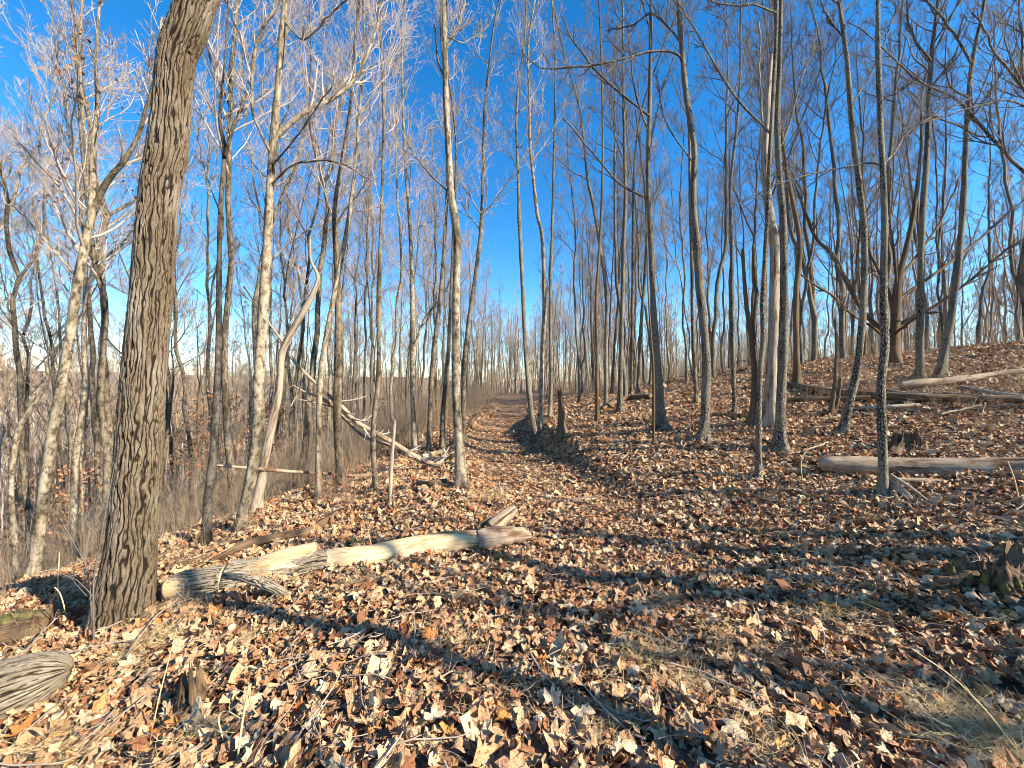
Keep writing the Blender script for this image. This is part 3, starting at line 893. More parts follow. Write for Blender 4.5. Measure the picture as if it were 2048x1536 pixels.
tree('tree', 'lichened tree leaning back at the crest, nearest the silvered log end', 'lichen', 'twig_dark',
     [(1878, 758, 30), (1889, 700, 24), (1904, 625, 21), (1924, 450, 19), (1931, 300, 16), (1939, 175, 14), (1949, 100, 12), (1969, 0, 9)], H=12, z0=5, n1=20, L=2.4, seed=44,
     br=[([(1944, 120, 8), (1914, 75, 7), (1874, 10, 6), (1850, -30, 5)], .3), ([(1935, 240, 6), (1975, 190, 5), (2020, 110, 4)], -.4)])
tree('tree', 'large tree reaching in from the edge of the view with a long bare overhanging limb', 'lichen', 'twig_dark',
     [(2170, 900, 42), (2165, 700, 36), (2160, 500, 32), (2150, 300, 26), (2150, 100, 20), (2160, -60, 16)], Y=5.6, H=11, z0=4.2, n1=18, L=2.6, seed=45, leaves=5,
     br=[([(2155, 430, 11), (2048, 345, 10), (2009, 305, 9), (1964, 260, 8), (1914, 205, 7), (1844, 175, 6), (1774, 108, 4), (1700, 60, 2.5)], .2),
         ([(2152, 310, 9), (2080, 215, 8), (2000, 120, 6), (1950, 40, 4)], -.3),
         ([(2155, 380, 6), (2060, 215, 5), (1960, 208, 4), (1860, 235, 3), (1780, 260, 2)], -.6),
         ([(2150, 180, 8), (2080, 90, 6), (2020, 20, 4)], .4)])

# ------------------------------------------------------------------ trees in the wood: a few kinds, each copied
def proto_meshes(seed, H, dbh, bark, twig, n1=20, L=2.4, k=(6, 5, 2), rmin=0.0042, z0f=0.42, merged=False, sides=9, brown=False):
    rng = np.random.default_rng(seed)
    n = 26
    z = np.linspace(-0.25, H, n)
    wob = np.cumsum(rng.normal(0, 0.05, (n, 2)), axis=0)
    wob += np.outer(np.clip(z/H, 0, 1)**1.3*rng.uniform(0.2, 0.9), rng.normal(0, 1, 2))
    P = np.stack([wob[:, 0]-wob[0, 0], wob[:, 1]-wob[0, 1], z], 1)
    R = 0.41*dbh*(1-np.clip(z/H, 0, 1))**0.75 + 0.008
    R = R*(1+0.4*np.exp(-np.clip(z, 0, None)/0.2))
    a = Acc(); a.add(*tubes(P[None], R[None], sides, lumps(.12, 1.1, 1.5, seed)))
    c = a if merged else Acc()
    # a forking stem on some
    if seed % 2:
        i = int(n*rng.uniform(.4, .6))
        d = np.array([rng.normal(0, .35), rng.normal(0, .35), 1.0])
        p, r = grow(P[i][None], d[None], np.array([H-z[i]])*0.85, [R[i]*.7], [.008], 12, rng, .06, .1)
        a.add(*tubes(p, r, 7))
        crown_on(c, p[0], r[0], rng, p[0][2, 2], max(6, n1//2), L*.75, k, rmin=rmin, ang=(35, 60), up=.12)
    crown_on(c, P, R, rng, H*z0f, n1, L, k, rmin=rmin, ang=(38, 66), up=.13)
    if merged:
        return a.mesh('wood_tree', M[twig]), None
    return a.mesh('trunk', M[bark]), c.mesh('crown', M[twig])

PROTOS = [proto_meshes(50, 16, .17, 'pale', 'twig_pale', 20, 3.3), proto_meshes(51, 18, .22, 'pale', 'twig_pale', 22, 3.7),
          proto_meshes(52, 14, .12, 'dim', 'twig_mid', 18, 2.7), proto_meshes(53, 17, .19, 'dim', 'twig_pale', 22, 3.4),
          proto_meshes(54, 15, .15, 'grey', 'twig_mid', 20, 3.0), proto_meshes(55, 13, .09, 'pale', 'twig_pale', 17, 2.4),
          proto_meshes(56, 16, .17, 'lichen', 'twig_dark', 22, 3.3), proto_meshes(57, 17, .21, 'brown', 'twig_dark', 22, 3.6)]
KIND_LOOK = ['bare pale unforked', 'bare pale tall forking', 'bare dull thin', 'bare dull forking', 'bare grey unforked', 'bare pale thin forking', 'bare dark-flecked', 'bare brown forking']

HERO_XY = np.array([o.location[:2] for o in COL.objects if o.parent is None and o.type == 'EMPTY'])
placed = [tuple(p) for p in HERO_XY]

def wood(name, label, group, region, count, kinds, seed, hmax=None, gap=0.8, smin=0.7, smax=1.08):
    rng = np.random.default_rng(seed)
    done = tries = 0
    while done < count and tries < count*60:
        tries += 1
        x, y = rng.uniform(*region[0]), rng.uniform(*region[1])
        if y < 58 and trail_left(y)-0.7 < x < trail_right(y)+0.7: continue
        if region[2] and not region[2](x, y): continue
        if any((x-a)**2+(y-b)**2 < gap*gap for a, b in placed): continue
        k = kinds[rng.integers(len(kinds))]
        sc = rng.uniform(smin, smax)
        z = h1(x, y)
        Hk = {0: 16, 1: 18, 2: 14, 3: 17, 4: 15, 5: 13, 6: 16, 7: 17}[k]
        if hmax:
            lim = hmax(1024+FPX*x/y, y, z)
            if lim: sc = min(sc, max(lim/Hk, .4))
        placed.append((x, y))
        r = thing(name, KIND_LOOK[k] + ' tree ' + label, 'tree', (x, y, z), KIND_LOOK[k] + ' ' + group)
        r.rotation_euler = (rng.normal(0, .035), rng.normal(0, .035), rng.uniform(0, 6.28))
        wdt = rng.uniform(.8, 1.15)
        r.scale = (sc*wdt, sc*wdt, sc)
        for nm, me in zip(('trunk', 'crown'), PROTOS[k]):
            o = bpy.data.objects.new(nm, me); COL.objects.link(o); o.parent = r
        done += 1

def gaplimit(px, y, z):
    """tree tops stay under the open sky over the trail"""
    if 690 < px < 1150:
        edge = min(px-690, 1150-px)/230.0
        v = (768-(60+150*min(1, edge*1.5)))/FPX
        return (CAM_Z + v*y - z)
    return None

wood('slender_tree', 'on the steep valley side left of the trail', 'trees on the valley side', ((-17, -4.8), (4.6, 17), lambda x, y: x < crest_x(y)-0.9 and x/y > -2.2 and (y > 8.5 or x < -9)), 36, [0, 1, 2, 3, 5, 3], 61, gaplimit, 1.0)
wood('slender_tree', 'below the trail, beyond the fallen crooked branch', 'trees below the trail', ((-22, -2.6), (14, 42), lambda x, y: x < trail_left(y)-1.2), 74, [0, 2, 3, 5, 5, 4], 62, gaplimit, 1.0)
wood('slender_tree', 'in the stand where the trail disappears', 'trees at the trail end', ((-7, 9), (34, 74), None), 50, [0, 2, 3, 4], 63, gaplimit, 1.5)
wood('slender_tree', 'in the stand past the cut bank', 'trees past the cut bank', ((2.2, 15), (13, 46), lambda x, y: x > trail_right(y)+1.0), 52, [6, 4, 7, 6, 2, 5], 64, gaplimit, 1.1)
wood('slender_tree', 'along the skyline of the hillside', 'trees on the hillside skyline', ((12.5, 27), (5, 30), lambda x, y: x/y < 2.2), 42, [6, 7, 4, 2, 6], 65, None, 1.3)
# unseen trees up-sun, cut short and crownless so only trunk shadows cross the leaves
for i, (x, y, k, wd, hh, bare) in enumerate([(5.0, -.60, 0, 1.0, 8.2, 1), (6.0, -.36, 5, 1.3, 6.2, 1), (7.2, .50, 1, 1.35, 6.2, 1), (8.4, -.62, 3, 1.2, 5.0, 1), (9.6, -.2, 1, 1.2, 5.4, 1), (5.6, -1.6, 2, 1.0, 5.2, 1), (8.9, .75, 1, 1.2, 5.6, 1), (10.4, -1.5, 1, 1.3, 6.0, 1)]):
    r = thing('snag' if bare else 'slender_tree', 'unseen tree on the near hillside, kept as a short bare trunk for its shadow' if bare else 'short bare tree on the near hillside, outside the photograph', 'tree', (x, y, h1(x, y)), 'bare shadow-casting trunks of the near hillside' if bare else 'bare trees of the near hillside')
    r.rotation_euler = (0, 0, i*1.3); r.scale = (wd*1.1, wd*1.1, hh/{0: 16, 5: 13, 2: 14, 1: 18, 3: 17, 4: 15}[k])
    for nm, me in list(zip(('trunk', 'crown'), PROTOS[k]))[:1 if bare else 2]:
        o = bpy.data.objects.new(nm, me); COL.objects.link(o); o.parent = r

# ------------------------------------------------------------------ scattered stuff through geometry nodes
def euler_from(Rm):
    return np.stack([np.arctan2(Rm[:, 2, 1], Rm[:, 2, 2]), -np.arcsin(np.clip(Rm[:, 2, 0], -1, 1)), np.arctan2(Rm[:, 1, 0], Rm[:, 0, 0])], 1)

def rotm(axis, a):
    c, s = np.cos(a), np.sin(a); o, z = np.ones_like(a), np.zeros_like(a)
    m = {'x': [[o, z, z], [z, c, -s], [z, s, c]], 'y': [[c, z, s], [z, o, z], [-s, z, c]], 'z': [[c, -s, z], [s, c, z], [z, z, o]]}[axis]
    return np.moveaxis(np.array(m), 2, 0)

def ground_normal(x, y):
    e = 0.06
    dx = (height(x+e, y)-height(x-e, y))/(2*e); dy = (height(x, y+e)-height(x, y-e))/(2*e)
    return dx, dy

def lay(x, y, rng, tilt, follow=1.0):
    """orientations that lie on the ground with a random turn and tilt"""
    dx, dy = ground_normal(x, y)
    n = len(x)
    Rg = rotm('y', -np.arctan(dx*follow)) @ rotm('x', np.arctan(dy*follow))
    R = Rg @ rotm('z', rng.uniform(0, 2*np.pi, n)) @ rotm('x', rng.normal(0, tilt, n)) @ rotm('y', rng.normal(0, tilt, n))
    return euler_from(R)

def scatter(name, meshes, P, rot, scl, idx, label=None):
    me = bpy.data.meshes.new(name)
    me.vertices.add(len(P))
    me.vertices.foreach_set('co', np.asarray(P, np.float32).ravel())
    for nm, typ, arr, key in (('rot', 'FLOAT_VECTOR', rot, 'vector'), ('scl', 'FLOAT', scl, 'value'), ('idx', 'INT', idx, 'value')):
        a = me.attributes.new(nm, typ, 'POINT')
        a.data.foreach_set(key, np.ascontiguousarray(arr, np.int32 if typ == 'INT' else np.float32).ravel())
    o = bpy.data.objects.new(name, me); COL.objects.link(o); o['kind'] = 'stuff'
    c = bpy.data.collections.new(name + '_kinds')
    for i, m in enumerate(meshes):
        c.objects.link(bpy.data.objects.new('%s_kind_%02d' % (name, i), m))
    ng = bpy.data.node_groups.new(name, 'GeometryNodeTree')
    ng.interface.new_socket('Geometry', in_out='INPUT', socket_type='NodeSocketGeometry')
    ng.interface.new_socket('Geometry', in_out='OUTPUT', socket_type='NodeSocketGeometry')
    N, Lk = ng.nodes, ng.links
    gi, go = N.new('NodeGroupInput'), N.new('NodeGroupOutput')
    ci = N.new('GeometryNodeCollectionInfo'); ci.inputs[0].default_value = c
    ci.inputs['Separate Children'].default_value = True; ci.inputs['Reset Children'].default_value = True
    ip = N.new('GeometryNodeInstanceOnPoints'); ip.inputs['Pick Instance'].default_value = True
    def na(nm, t):
        a = N.new('GeometryNodeInputNamedAttribute'); a.data_type = t; a.inputs[0].default_value = nm
        return a.outputs[0]
    er = N.new('FunctionNodeEulerToRotation')
    Lk.new(na('rot', 'FLOAT_VECTOR'), er.inputs[0])
    Lk.new(gi.outputs[0], ip.inputs['Points']); Lk.new(ci.outputs[0], ip.inputs['Instance'])
    Lk.new(na('idx', 'INT'), ip.inputs['Instance Index']); Lk.new(er.outputs[0], ip.inputs['Rotation'])
    Lk.new(na('scl', 'FLOAT'), ip.inputs['Scale']); Lk.new(ip.outputs[0], go.inputs[0])
    md = o.modifiers.new('scatter', 'NODES'); md.node_group = ng
    return o

# far woods
far_meshes = [proto_meshes(70+i, Hh, d, 'pale', tw, 20, 2.4, (5, 4, 0), 0.010, .3, True, 5)[0]
              for i, (Hh, d, tw) in enumerate([(15, .24, 'twig_pale'), (17, .28, 'twig_mid'), (14, .2, 'brush'), (16, .26, 'brush')])]
rng = np.random.default_rng(77)
N0 = 20000
x = rng.uniform(-260, 170, N0); y = rng.uniform(2, 330, N0)
d = np.hypot(x, y)
keep = (d > 20) & (rng.uniform(0, 1, N0) < np.clip(40/d, .12, 1)) & (np.abs(x/y) < 2.0)
tr = (y < 60) & (x > -3.2) & (x < 4)
keep &= ~tr
keep &= ~((x > -24) & (x < 0) & (y < 40) & (y > 12))
keep &= ~((x > 0) & (x < 26) & (y < 46))
keep &= ~((x < -2) & (x > -18) & (y < 17))
px = 1024+FPX*x/y
keep &= ~((px > 900) & (px < 1060) & (y < 56))
x, y = x[keep], y[keep]
n = len(x)
sc = rng.uniform(.7, 1.1, n)
scatter('far_wood', far_meshes, np.stack([x, y, height(x, y)], 1), np.stack([rng.normal(0, .04, n), rng.normal(0, .04, n), rng.uniform(0, 6.28, n)], 1), sc, rng.integers(0, 4, n))

# undergrowth: bare brushy stems
def brush_mesh(seed, stems, hgt, spread, lean, mat, side=3):
    rng = np.random.default_rng(seed)
    st = np.stack([rng.normal(0, spread, stems), rng.normal(0, spread, stems), np.full(stems, -.05)], 1)
    d = np.stack([rng.normal(0, lean, stems), rng.normal(0, lean, stems), np.ones(stems)], 1)
    ln = hgt*rng.uniform(.45, 1.2, stems)
    p, r = grow(st, d, ln, rng.uniform(.003, .006, stems), np.full(stems, .0018), 7, rng, .12, .03)
    a = Acc(); V, Q, T, B = tubes(p, r, side); a.add(V, Q, None, B)
    twigs_on(a, p, r, rng, (6, 3, 0), (.4, .5, .4), rmin=.0015, tmin=.3)
    return a.mesh('brush', M[mat])

brushes = [brush_mesh(80, 9, 1.3, .25, .25, 'brush'), brush_mesh(81, 7, 1.9, .3, .2, 'brush'), brush_mesh(82, 12, .8, .3, .4, 'brush'), brush_mesh(83, 6, 2.6, .35, .15, 'twig_mid')]
rng = np.random.default_rng(84)
N0 = 22000
x = rng.uniform(-34, 26, N0); y = rng.uniform(3.5, 75, N0)
left = x < crest_x(y)-0.7
edge = (y > 15) & (x < trail_left(y)-.35)
right = (x > 9) & (y > 14) | (x > 4) & (y > 22)
pr = np.where(left, 1.0, 0) + np.where(edge, .35, 0) + np.where(right, .16, 0)
pr = pr*np.clip(1.2-y/70, .3, 1)
keep = (rng.uniform(0, 1, N0) < pr) & ~((y < 60) & (x > trail_left(y)-.25) & (x < trail_right(y)+.5)) & (np.abs(x/y) < 1.9)
x, y = x[keep], y[keep]; n = len(x)
near = np.clip((np.hypot(x, y)-4)/8, .35, 1)
scatter('undergrowth', brushes, np.stack([x, y, height(x, y)], 1), np.stack([rng.normal(0, .1, n), rng.normal(0, .1, n), rng.uniform(0, 6.28, n)], 1),
        rng.uniform(.5, 1.15, n)*near, rng.integers(0, 4, n))

# young beeches that keep their brown leaves
def leafy_sapling(x, y, hgt, seed):
    rng = np.random.default_rng(seed)
    z = h1(x, y)
    r = thing('leafy_sapling', 'small sapling holding its rusty dead leaves on the valley side', 'sapling', (x, y, z), 'leafy saplings on the valley side')
    P = np.stack([np.zeros(8), np.zeros(8), np.linspace(-.1, hgt, 8)], 1); P[:, :2] += np.cumsum(rng.normal(0, .05, (8, 2)), 0)
    R = np.linspace(.022, .005, 8)
    a = Acc(); a.add(*tubes(P[None], R[None], 6)); a.obj('trunk', M['dim'], r)
    c = Acc(); p1, r1 = crown_on(c, P, R, rng, hgt*.25, 16, hgt*.42, (4, 0, 0), (55, 80), up=.03)
    c.obj('crown', M['brush'], r)
    la = Acc()
    for b in p1:
        for j in range(26):
            o = b[rng.integers(2, 8)]+rng.normal(0, .13, 3)*np.array([1, 1, .6])
            u_ = unit(rng.normal(0, 1, 3)); v_ = unit(np.cross(u_, rng.normal(0, 1, 3)))
            la.add([o-u_*.05, o+v_*.028, o+u_*.05, o-v_*.028], [[0, 1, 2, 3]])
    lo = la.obj('clinging_leaves', M['brown_leaf'], r, smooth=False); lo['kind'] = 'stuff'
for i, (x, y, hh) in enumerate([(-8.2, 10.5, 3.4), (-9.8, 12, 3.8), (-6.9, 11.5, 2.6), (-12, 14, 4), (-14, 11.5, 3.6), (-7.5, 15.5, 3), (-10.2, 9, 2.8), (-6.2, 19, 2.4), (-4.6, 22, 2.2), (-11, 18, 3.5)]):
    leafy_sapling(x, y, hh, 90+i)

# ------------------------------------------------------------------ fallen wood
def log_line(pts, Y0, Y1):
    k = len(pts)-1
    xs = np.array([p[0] for p in pts], float)
    f = (xs-xs[0])/(xs[-1]-xs[0])
    P, R = [], []
    for (px, py, w), t in zip(pts, f):
        Yt = Y0+(Y1-Y0)*t
        P.append(np.array(at(px, py, Yt))); R.append(.5*w*Yt/FPX)
    return np.array(P), np.array(R)

def cyl_part(name, mat, parent, base, P, R, n=60, sides=20, disp=None, caps=True, seed=0):
    q, r = resample(P, R, n)
    a = Acc(); a.add(*tubes((q-base)[None], r[None], sides, disp or lumps(.18, 1.2, 3.0, seed), caps=caps))
    return a.obj(name, M[mat], parent)

def log(name, label, pts, Y0, Y1, mat, cat='log', part='wood', **kw):
    P, R = log_line(pts, Y0, Y1)
    base = np.array([P[0][0], P[0][1], P[:, 2].min()-R.max()])
    r = thing(name, label, cat, base)
    cyl_part(part, mat, r, base, P, R, **kw)
    return r, base, P, R

def furrow_relief(depth, fs, stretch=4.5):
    def f(th, s, r):
        c, sn = np.cos(th)*r, np.sin(th)*r
        u = furrows(th, s, r, fs, stretch)
        return -depth*u + depth*.2*vnoise(c/fs*2, sn/fs*2, s/fs) + r*.10*vnoise(np.cos(th)*1.2, np.sin(th)*1.2, s*2.5), u
    return f

Ya, Yb = ground_at(345, 1200), ground_at(1000, 1098)
lpts = [(338, 1176, 40), (380, 1168, 52), (450, 1157, 56), (560, 1146, 58), (660, 1131, 57), (780, 1108, 52), (880, 1088, 47), (940, 1080, 42), (968, 1079, 38)]
lg, lb, lP, lR = log('fallen_log', 'long fallen log half stripped to yellow wood, beside the thick furrowed tree', lpts, Ya, Yb, 'yellow', n=150, sides=30)
q, r = resample(lP, lR, 150)
sec = lambda x0, x1: [i for i in range(150) if x0 <= 1024+FPX*q[i, 0]/q[i, 1] <= x1]
# a sleeve of furrowed bark left on the middle, on the near side and underneath
def sleeve(ids, mat, name, a0, a1, extra, relief, seed):
    ns, na_ = len(ids)*3, 110
    t = np.linspace(ids[0], ids[-1], ns)
    P = np.stack([np.interp(t, np.arange(150), q[:, k]) for k in range(3)], 1); R = np.interp(t, np.arange(150), r)
    T = unit(np.gradient(P, axis=0)); up = np.array([0, 0, 1.]); side = unit(np.cross(T, up)); up2 = np.cross(side, T)
    a = Acc(); th = np.linspace(a0, a1, na_)
    rg = np.random.default_rng(seed)
    V = np.empty((ns, na_, 3)); Bk = np.empty_like(V); FU = np.zeros((ns, na_))
    ragged = 0.25*vnoise(np.linspace(0, 9, ns), np.zeros(ns)+seed)
    for j in range(ns):
        tt = th + ragged[j]*np.linspace(1, -1, na_)
        s = np.full(na_, j*np.linalg.norm(P[1]-P[0]))
        RR = R[j]+extra
        rl, FU[j] = relief(tt, s, np.full(na_, RR))
        rad = RR + rl
        edge = np.minimum(1, np.minimum(np.linspace(0, 12, na_), np.linspace(12, 0, na_)))*min(1, j/4, (ns-1-j)/4)
        rad = (R[j]-.004) + (rad-(R[j]-.004))*edge
        V[j] = P[j]+rad[:, None]*(np.cos(tt)[:, None]*side[j]+np.sin(tt)[:, None]*up2[j])
        Bk[j] = np.stack([RR*np.cos(tt), RR*np.sin(tt), s], 1)
    ii = np.arange(ns*na_).reshape(ns, na_)
    a.add((V-lb).reshape(-1, 3), np.stack([ii[:-1, :-1], ii[:-1, 1:], ii[1:, 1:], ii[1:, :-1]], -1).reshape(-1, 4), None, Bk.reshape(-1, 3), FU)
    return a.obj(name, M[mat], lg)
M['logbark'] = bark_furrowed('log_bark', (.42, .35, .255), (.29, .235, .165), (.045, .033, .022), (.48, .42, .33), .9, .4)
fr = furrow_relief(.013, .030, 7)
sleeve(sec(452, 664), 'logbark', 'bark', -1.2, math.pi*1.05, .014, fr, 3)
sleeve(sec(338, 455), 'logbark', 'bark', -1.6, math.pi*.62, .010, furrow_relief(.009, .028, 7), 5)
# dark knotted end running into the upturned root piece
kp, kr = log_line([(955, 1080, 40), (985, 1076, 44), (1015, 1071, 40), (1042, 1069, 32), (1062, 1072, 12)], Yb-.02, Yb+.1)
cyl_part('knotted_end', 'branchwood', lg, lb, kp, kr, 40, 18, furrow_relief(.014, .04), seed=4)
kp, kr = log_line([(985, 1058, 34), (1003, 1040, 26), (1022, 1024, 20), (1032, 1016, 12)], Yb+.12, Yb+.25)
cyl_part('branch_stub', 'greylog', lg, lb, kp, kr, 24, 14, seed=5)
kp, kr = log_line([(962, 1050, 12), (972, 1042, 10), (982, 1036, 4)], Yb+.2, Yb+.22)
cyl_part('branch_stub', 'rot', lg, lb, kp, kr, 12, 10, seed=6)
kp, kr = log_line([(515, 1124, 18), (560, 1111, 22), (600, 1101, 22), (632, 1094, 20)], Ya+.22, Ya+.25)
cyl_part('splintered_branch', 'yellow', lg, lb, kp, kr, 24, 12, seed=7)
r2, b2, P2, R2 = log('bark_strip', 'loose strip of furrowed bark propped against the long fallen log', [(446, 1152, 10), (490, 1156, 16), (535, 1170, 22), (570, 1188, 16), (590, 1205, 8)], Ya-.25, Ya-.33, 'logbark', cat='bark', part='bark_slab', n=70, sides=40, disp=furrow_relief(.008, .02, 7))

# big silvered log and the thinner one under it, on the hillside
Yl, Yr = ground_at(1655, 944), ground_at(2040, 970)
log('fallen_log', 'thick smooth silvered log lying on the hillside behind the spotted tree', [(1640, 930, 22), (1660, 929, 32), (1700, 931, 38), (1790, 936, 46), (1900, 942, 53), (2048, 945, 60), (2330, 945, 68)], Yl, Yr-.25, 'greylog', n=120, sides=28, seed=8, disp=lambda th, s_, r: r*.13*vnoise(np.cos(th)*1.3, np.sin(th)*1.3, s_*1.4)+r*.05*vnoise(np.cos(th)*5, np.sin(th)*5, s_*2.5))
Yl2, Yr2 = ground_at(1792, 966), ground_at(2040, 990)
log('fallen_log', 'thinner grey log lying just below the thick silvered log', [(1788, 961, 13), (1850, 965, 18), (1920, 971, 19), (1985, 975, 20), (2048, 981, 23), (2250, 1000, 24)], Yl2, Yr2, 'greylog', n=90, sides=18, seed=9)
rt, rb, rP, rR = log('exposed_roots', 'fan of bare ribbed roots running down from the spotted lichened tree', [(1778, 958, 14), (1800, 978, 11), (1822, 998, 8), (1845, 1012, 4)], ground_at(1785, 985)+.02, ground_at(1845, 1013)-.04, 'dead', cat='roots', part='root', n=30, sides=10, seed=10)
for j, (p0, p1) in enumerate([((1780, 950), (1862, 1006)), ((1776, 968), (1826, 1008)), ((1774, 976), (1806, 1010)), ((1778, 962), (1838, 1008))]):
    P, R = log_line([(*p0, 8), ((p0[0]+p1[0])/2, (p0[1]+p1[1])/2-3, 6), (*p1, 3)], ground_at(1785, 985), ground_at(p1[0], p1[1]+2))
    cyl_part('root', 'dead', rt, rb, P, R, 20, 8, seed=11+j)

def ylog(label, pts, mat, seed, **kw):
    """a log whose every traced point rests on the ground it covers"""
    P, R = [], []
    for px, py, w in pts:
        Y = ground_at(min(px, 2046), py+w*.5)
        P.append(np.array(at(px, py-2, Y))); R.append(.5*w*Y/FPX)
    P, R = np.array(P), np.array(R)
    base = np.array([P[0][0], P[0][1], P[:, 2].min()-R.max()])
    r = thing('fallen_log', label, 'log', base)
    cyl_part('wood', mat, r, base, P, R, n=70, seed=seed, **kw)
    return r

ylog('long dark rotting log across the hillside under the spreading oak', [(1578, 772, 13), (1640, 783, 15), (1700, 789, 15), (1800, 795, 16), (1900, 798, 16), (2048, 801, 16)], 'rot', 20)
ylog('second dark rotting log just below the long dark one, thinner and shorter', [(1572, 802, 9), (1650, 800, 10), (1740, 797, 10)], 'rot', 21)
ylog('pale short log lying between the split stub and the spotted tree', [(1700, 819, 7), (1760, 817, 9), (1838, 812, 8)], 'dead', 22)
ylog('mossy pale log sloping up from the crest trees to the edge of the view', [(1800, 774, 14), (1850, 768, 17), (1930, 760, 13), (1990, 750, 11), (2045, 744, 11)], 'branchwood', 23)
ylog('thin pale log slanting down at the edge of the hillside', [(1918, 775, 6), (1980, 786, 8), (2050, 797, 9)], 'dead', 24)
ylog('dark fallen log with up-curved end beside the straight grey tree', [(1205, 820, 7), (1225, 808, 11), (1255, 798, 10), (1300, 795, 9)], 'rot', 25)
ylog('greenish low log lying below the bank of the big left slope, past the fallen log', [(420, 1126, 10), (495, 1092, 20), (560, 1076, 17), (615, 1066, 16), (672, 1028, 12)], 'rot', 26)
ylog('thin rotten log at the crest near the dark slender tree', [(330, 1140, 10), (400, 1118, 9), (470, 1084, 7)], 'rot', 27)
ylog('dark rotten log tucked behind the hummock of the straight light tree', [(830, 972, 9), (860, 968, 11), (893, 963, 9)], 'rot', 28)
ylog('sawn pale log end stacked at the trail edge', [(845, 916, 10), (868, 910, 11), (890, 904, 12)], 'yellow', 29)
ylog('thin sawn pale log under the other one at the trail edge', [(838, 920, 7), (864, 922, 8), (892, 918, 7)], 'dead', 30)
ylog('slender log along the lower side of the trail near the bend', [(925, 858, 5), (942, 845, 6), (962, 826, 5)], 'rot', 31)
# two logs at the near left corner
Yc = ground_at(110, 1385)
log('fallen_log', 'furrowed pale log ending in the leaves at the near corner, below the thick tree', [(-180, 1440, 150), (-40, 1398, 135), (50, 1365, 108), (100, 1347, 84), (130, 1339, 46), (142, 1338, 12)], Yc-.25, Yc-.05, 'logbark', part='bark', n=160, sides=110, disp=furrow_relief(.014, .030, 7), caps=True)
Yd = ground_at(90, 1275)
mr, mb, mP, mR = log('fallen_log', 'black-ended mossy log left of the thick furrowed tree', [(-170, 1335, 90), (-40, 1288, 78), (50, 1262, 68), (95, 1250, 60)], Yd-.1, Yd+.05, 'rot', part='wood', n=80, sides=40, disp=furrow_relief(.016, .04))
q2, r2_ = resample(mP, mR, 30)
a = Acc(); rg = np.random.default_rng(5)
for j in range(26):
    i = rg.integers(2, 26); p = q2[i]+np.array([rg.normal(0, .04), rg.normal(-.02, .03), r2_[i]*.86])-mb
    pp = np.stack([p+np.array([-.05, 0, -.01]), p+np.array([0, 0, .016]), p+np.array([.05, 0, -.012])])
    a.add(*tubes(pp[None], np.array([[.004, .035, .004]]), 8, lumps(.4, 2, 30, j)))
a.obj('moss', M['moss'], mr)['kind'] = 'stuff'
# mossy clod near the black-ended log
# fallen crooked branch leaning over the slope
Ye = ground_at(875, 932)
fb, fbb, fP, fR = log('fallen_branch', 'long crooked bare branch fallen from the slope trees, its butt by the trail edge', [(487, 572, 2.9), (535, 642, 3.6), (560, 677, 4.3), (592, 727, 5.8), (642, 777, 6.8), (685, 815, 7.9), (710, 842, 8.6), (750, 865, 9.4), (785, 885, 9.4), (822, 907, 10.1), (855, 925, 10.1), (895, 925, 5.8)], Ye-1.4, Ye, 'branchwood', cat='branch', n=110, sides=12, seed=30)
P, R = log_line([(585, 770, 2.2), (602, 780, 4.3), (650, 800, 6.5), (685, 832, 6.5), (720, 867, 6.5), (750, 882, 6.5), (785, 892, 6.5), (822, 908, 6.5)], Ye-.9, Ye-.1)
cyl_part('branch_fork', 'branchwood', fb, fbb, P, R, 70, 10, seed=31)
P, R = log_line([(596, 798, 1.4), (630, 806, 2.9), (668, 815, 3.6), (690, 832, 4.3)], Ye-.9, Ye-.5)
cyl_part('branch_fork', 'branchwood', fb, fbb, P, R, 30, 8, seed=32)
tw = Acc(); twigs_on(tw, (resample(fP, fR, 30)[0]-fbb)[None], resample(fP, fR, 30)[1][None], np.random.default_rng(4), (16, 4, 0.0), (.16, .5, .5), rmin=.002)
tw.obj('twigs', M['twig_pale'], fb)['kind'] = 'stuff'
Yf, Yg = 4.9, ground_at(755, 955)
log('splintered_pole', 'splintered thin pole hanging level across the light-barked tree, torn pale tip', [(418, 930, 1.5), (450, 932, 6), (520, 938, 7), (580, 943, 6.5), (640, 946, 6), (700, 950, 5), (758, 952, 4)], Yf, Yg, 'branchwood', cat='pole', n=80, sides=9, seed=33)

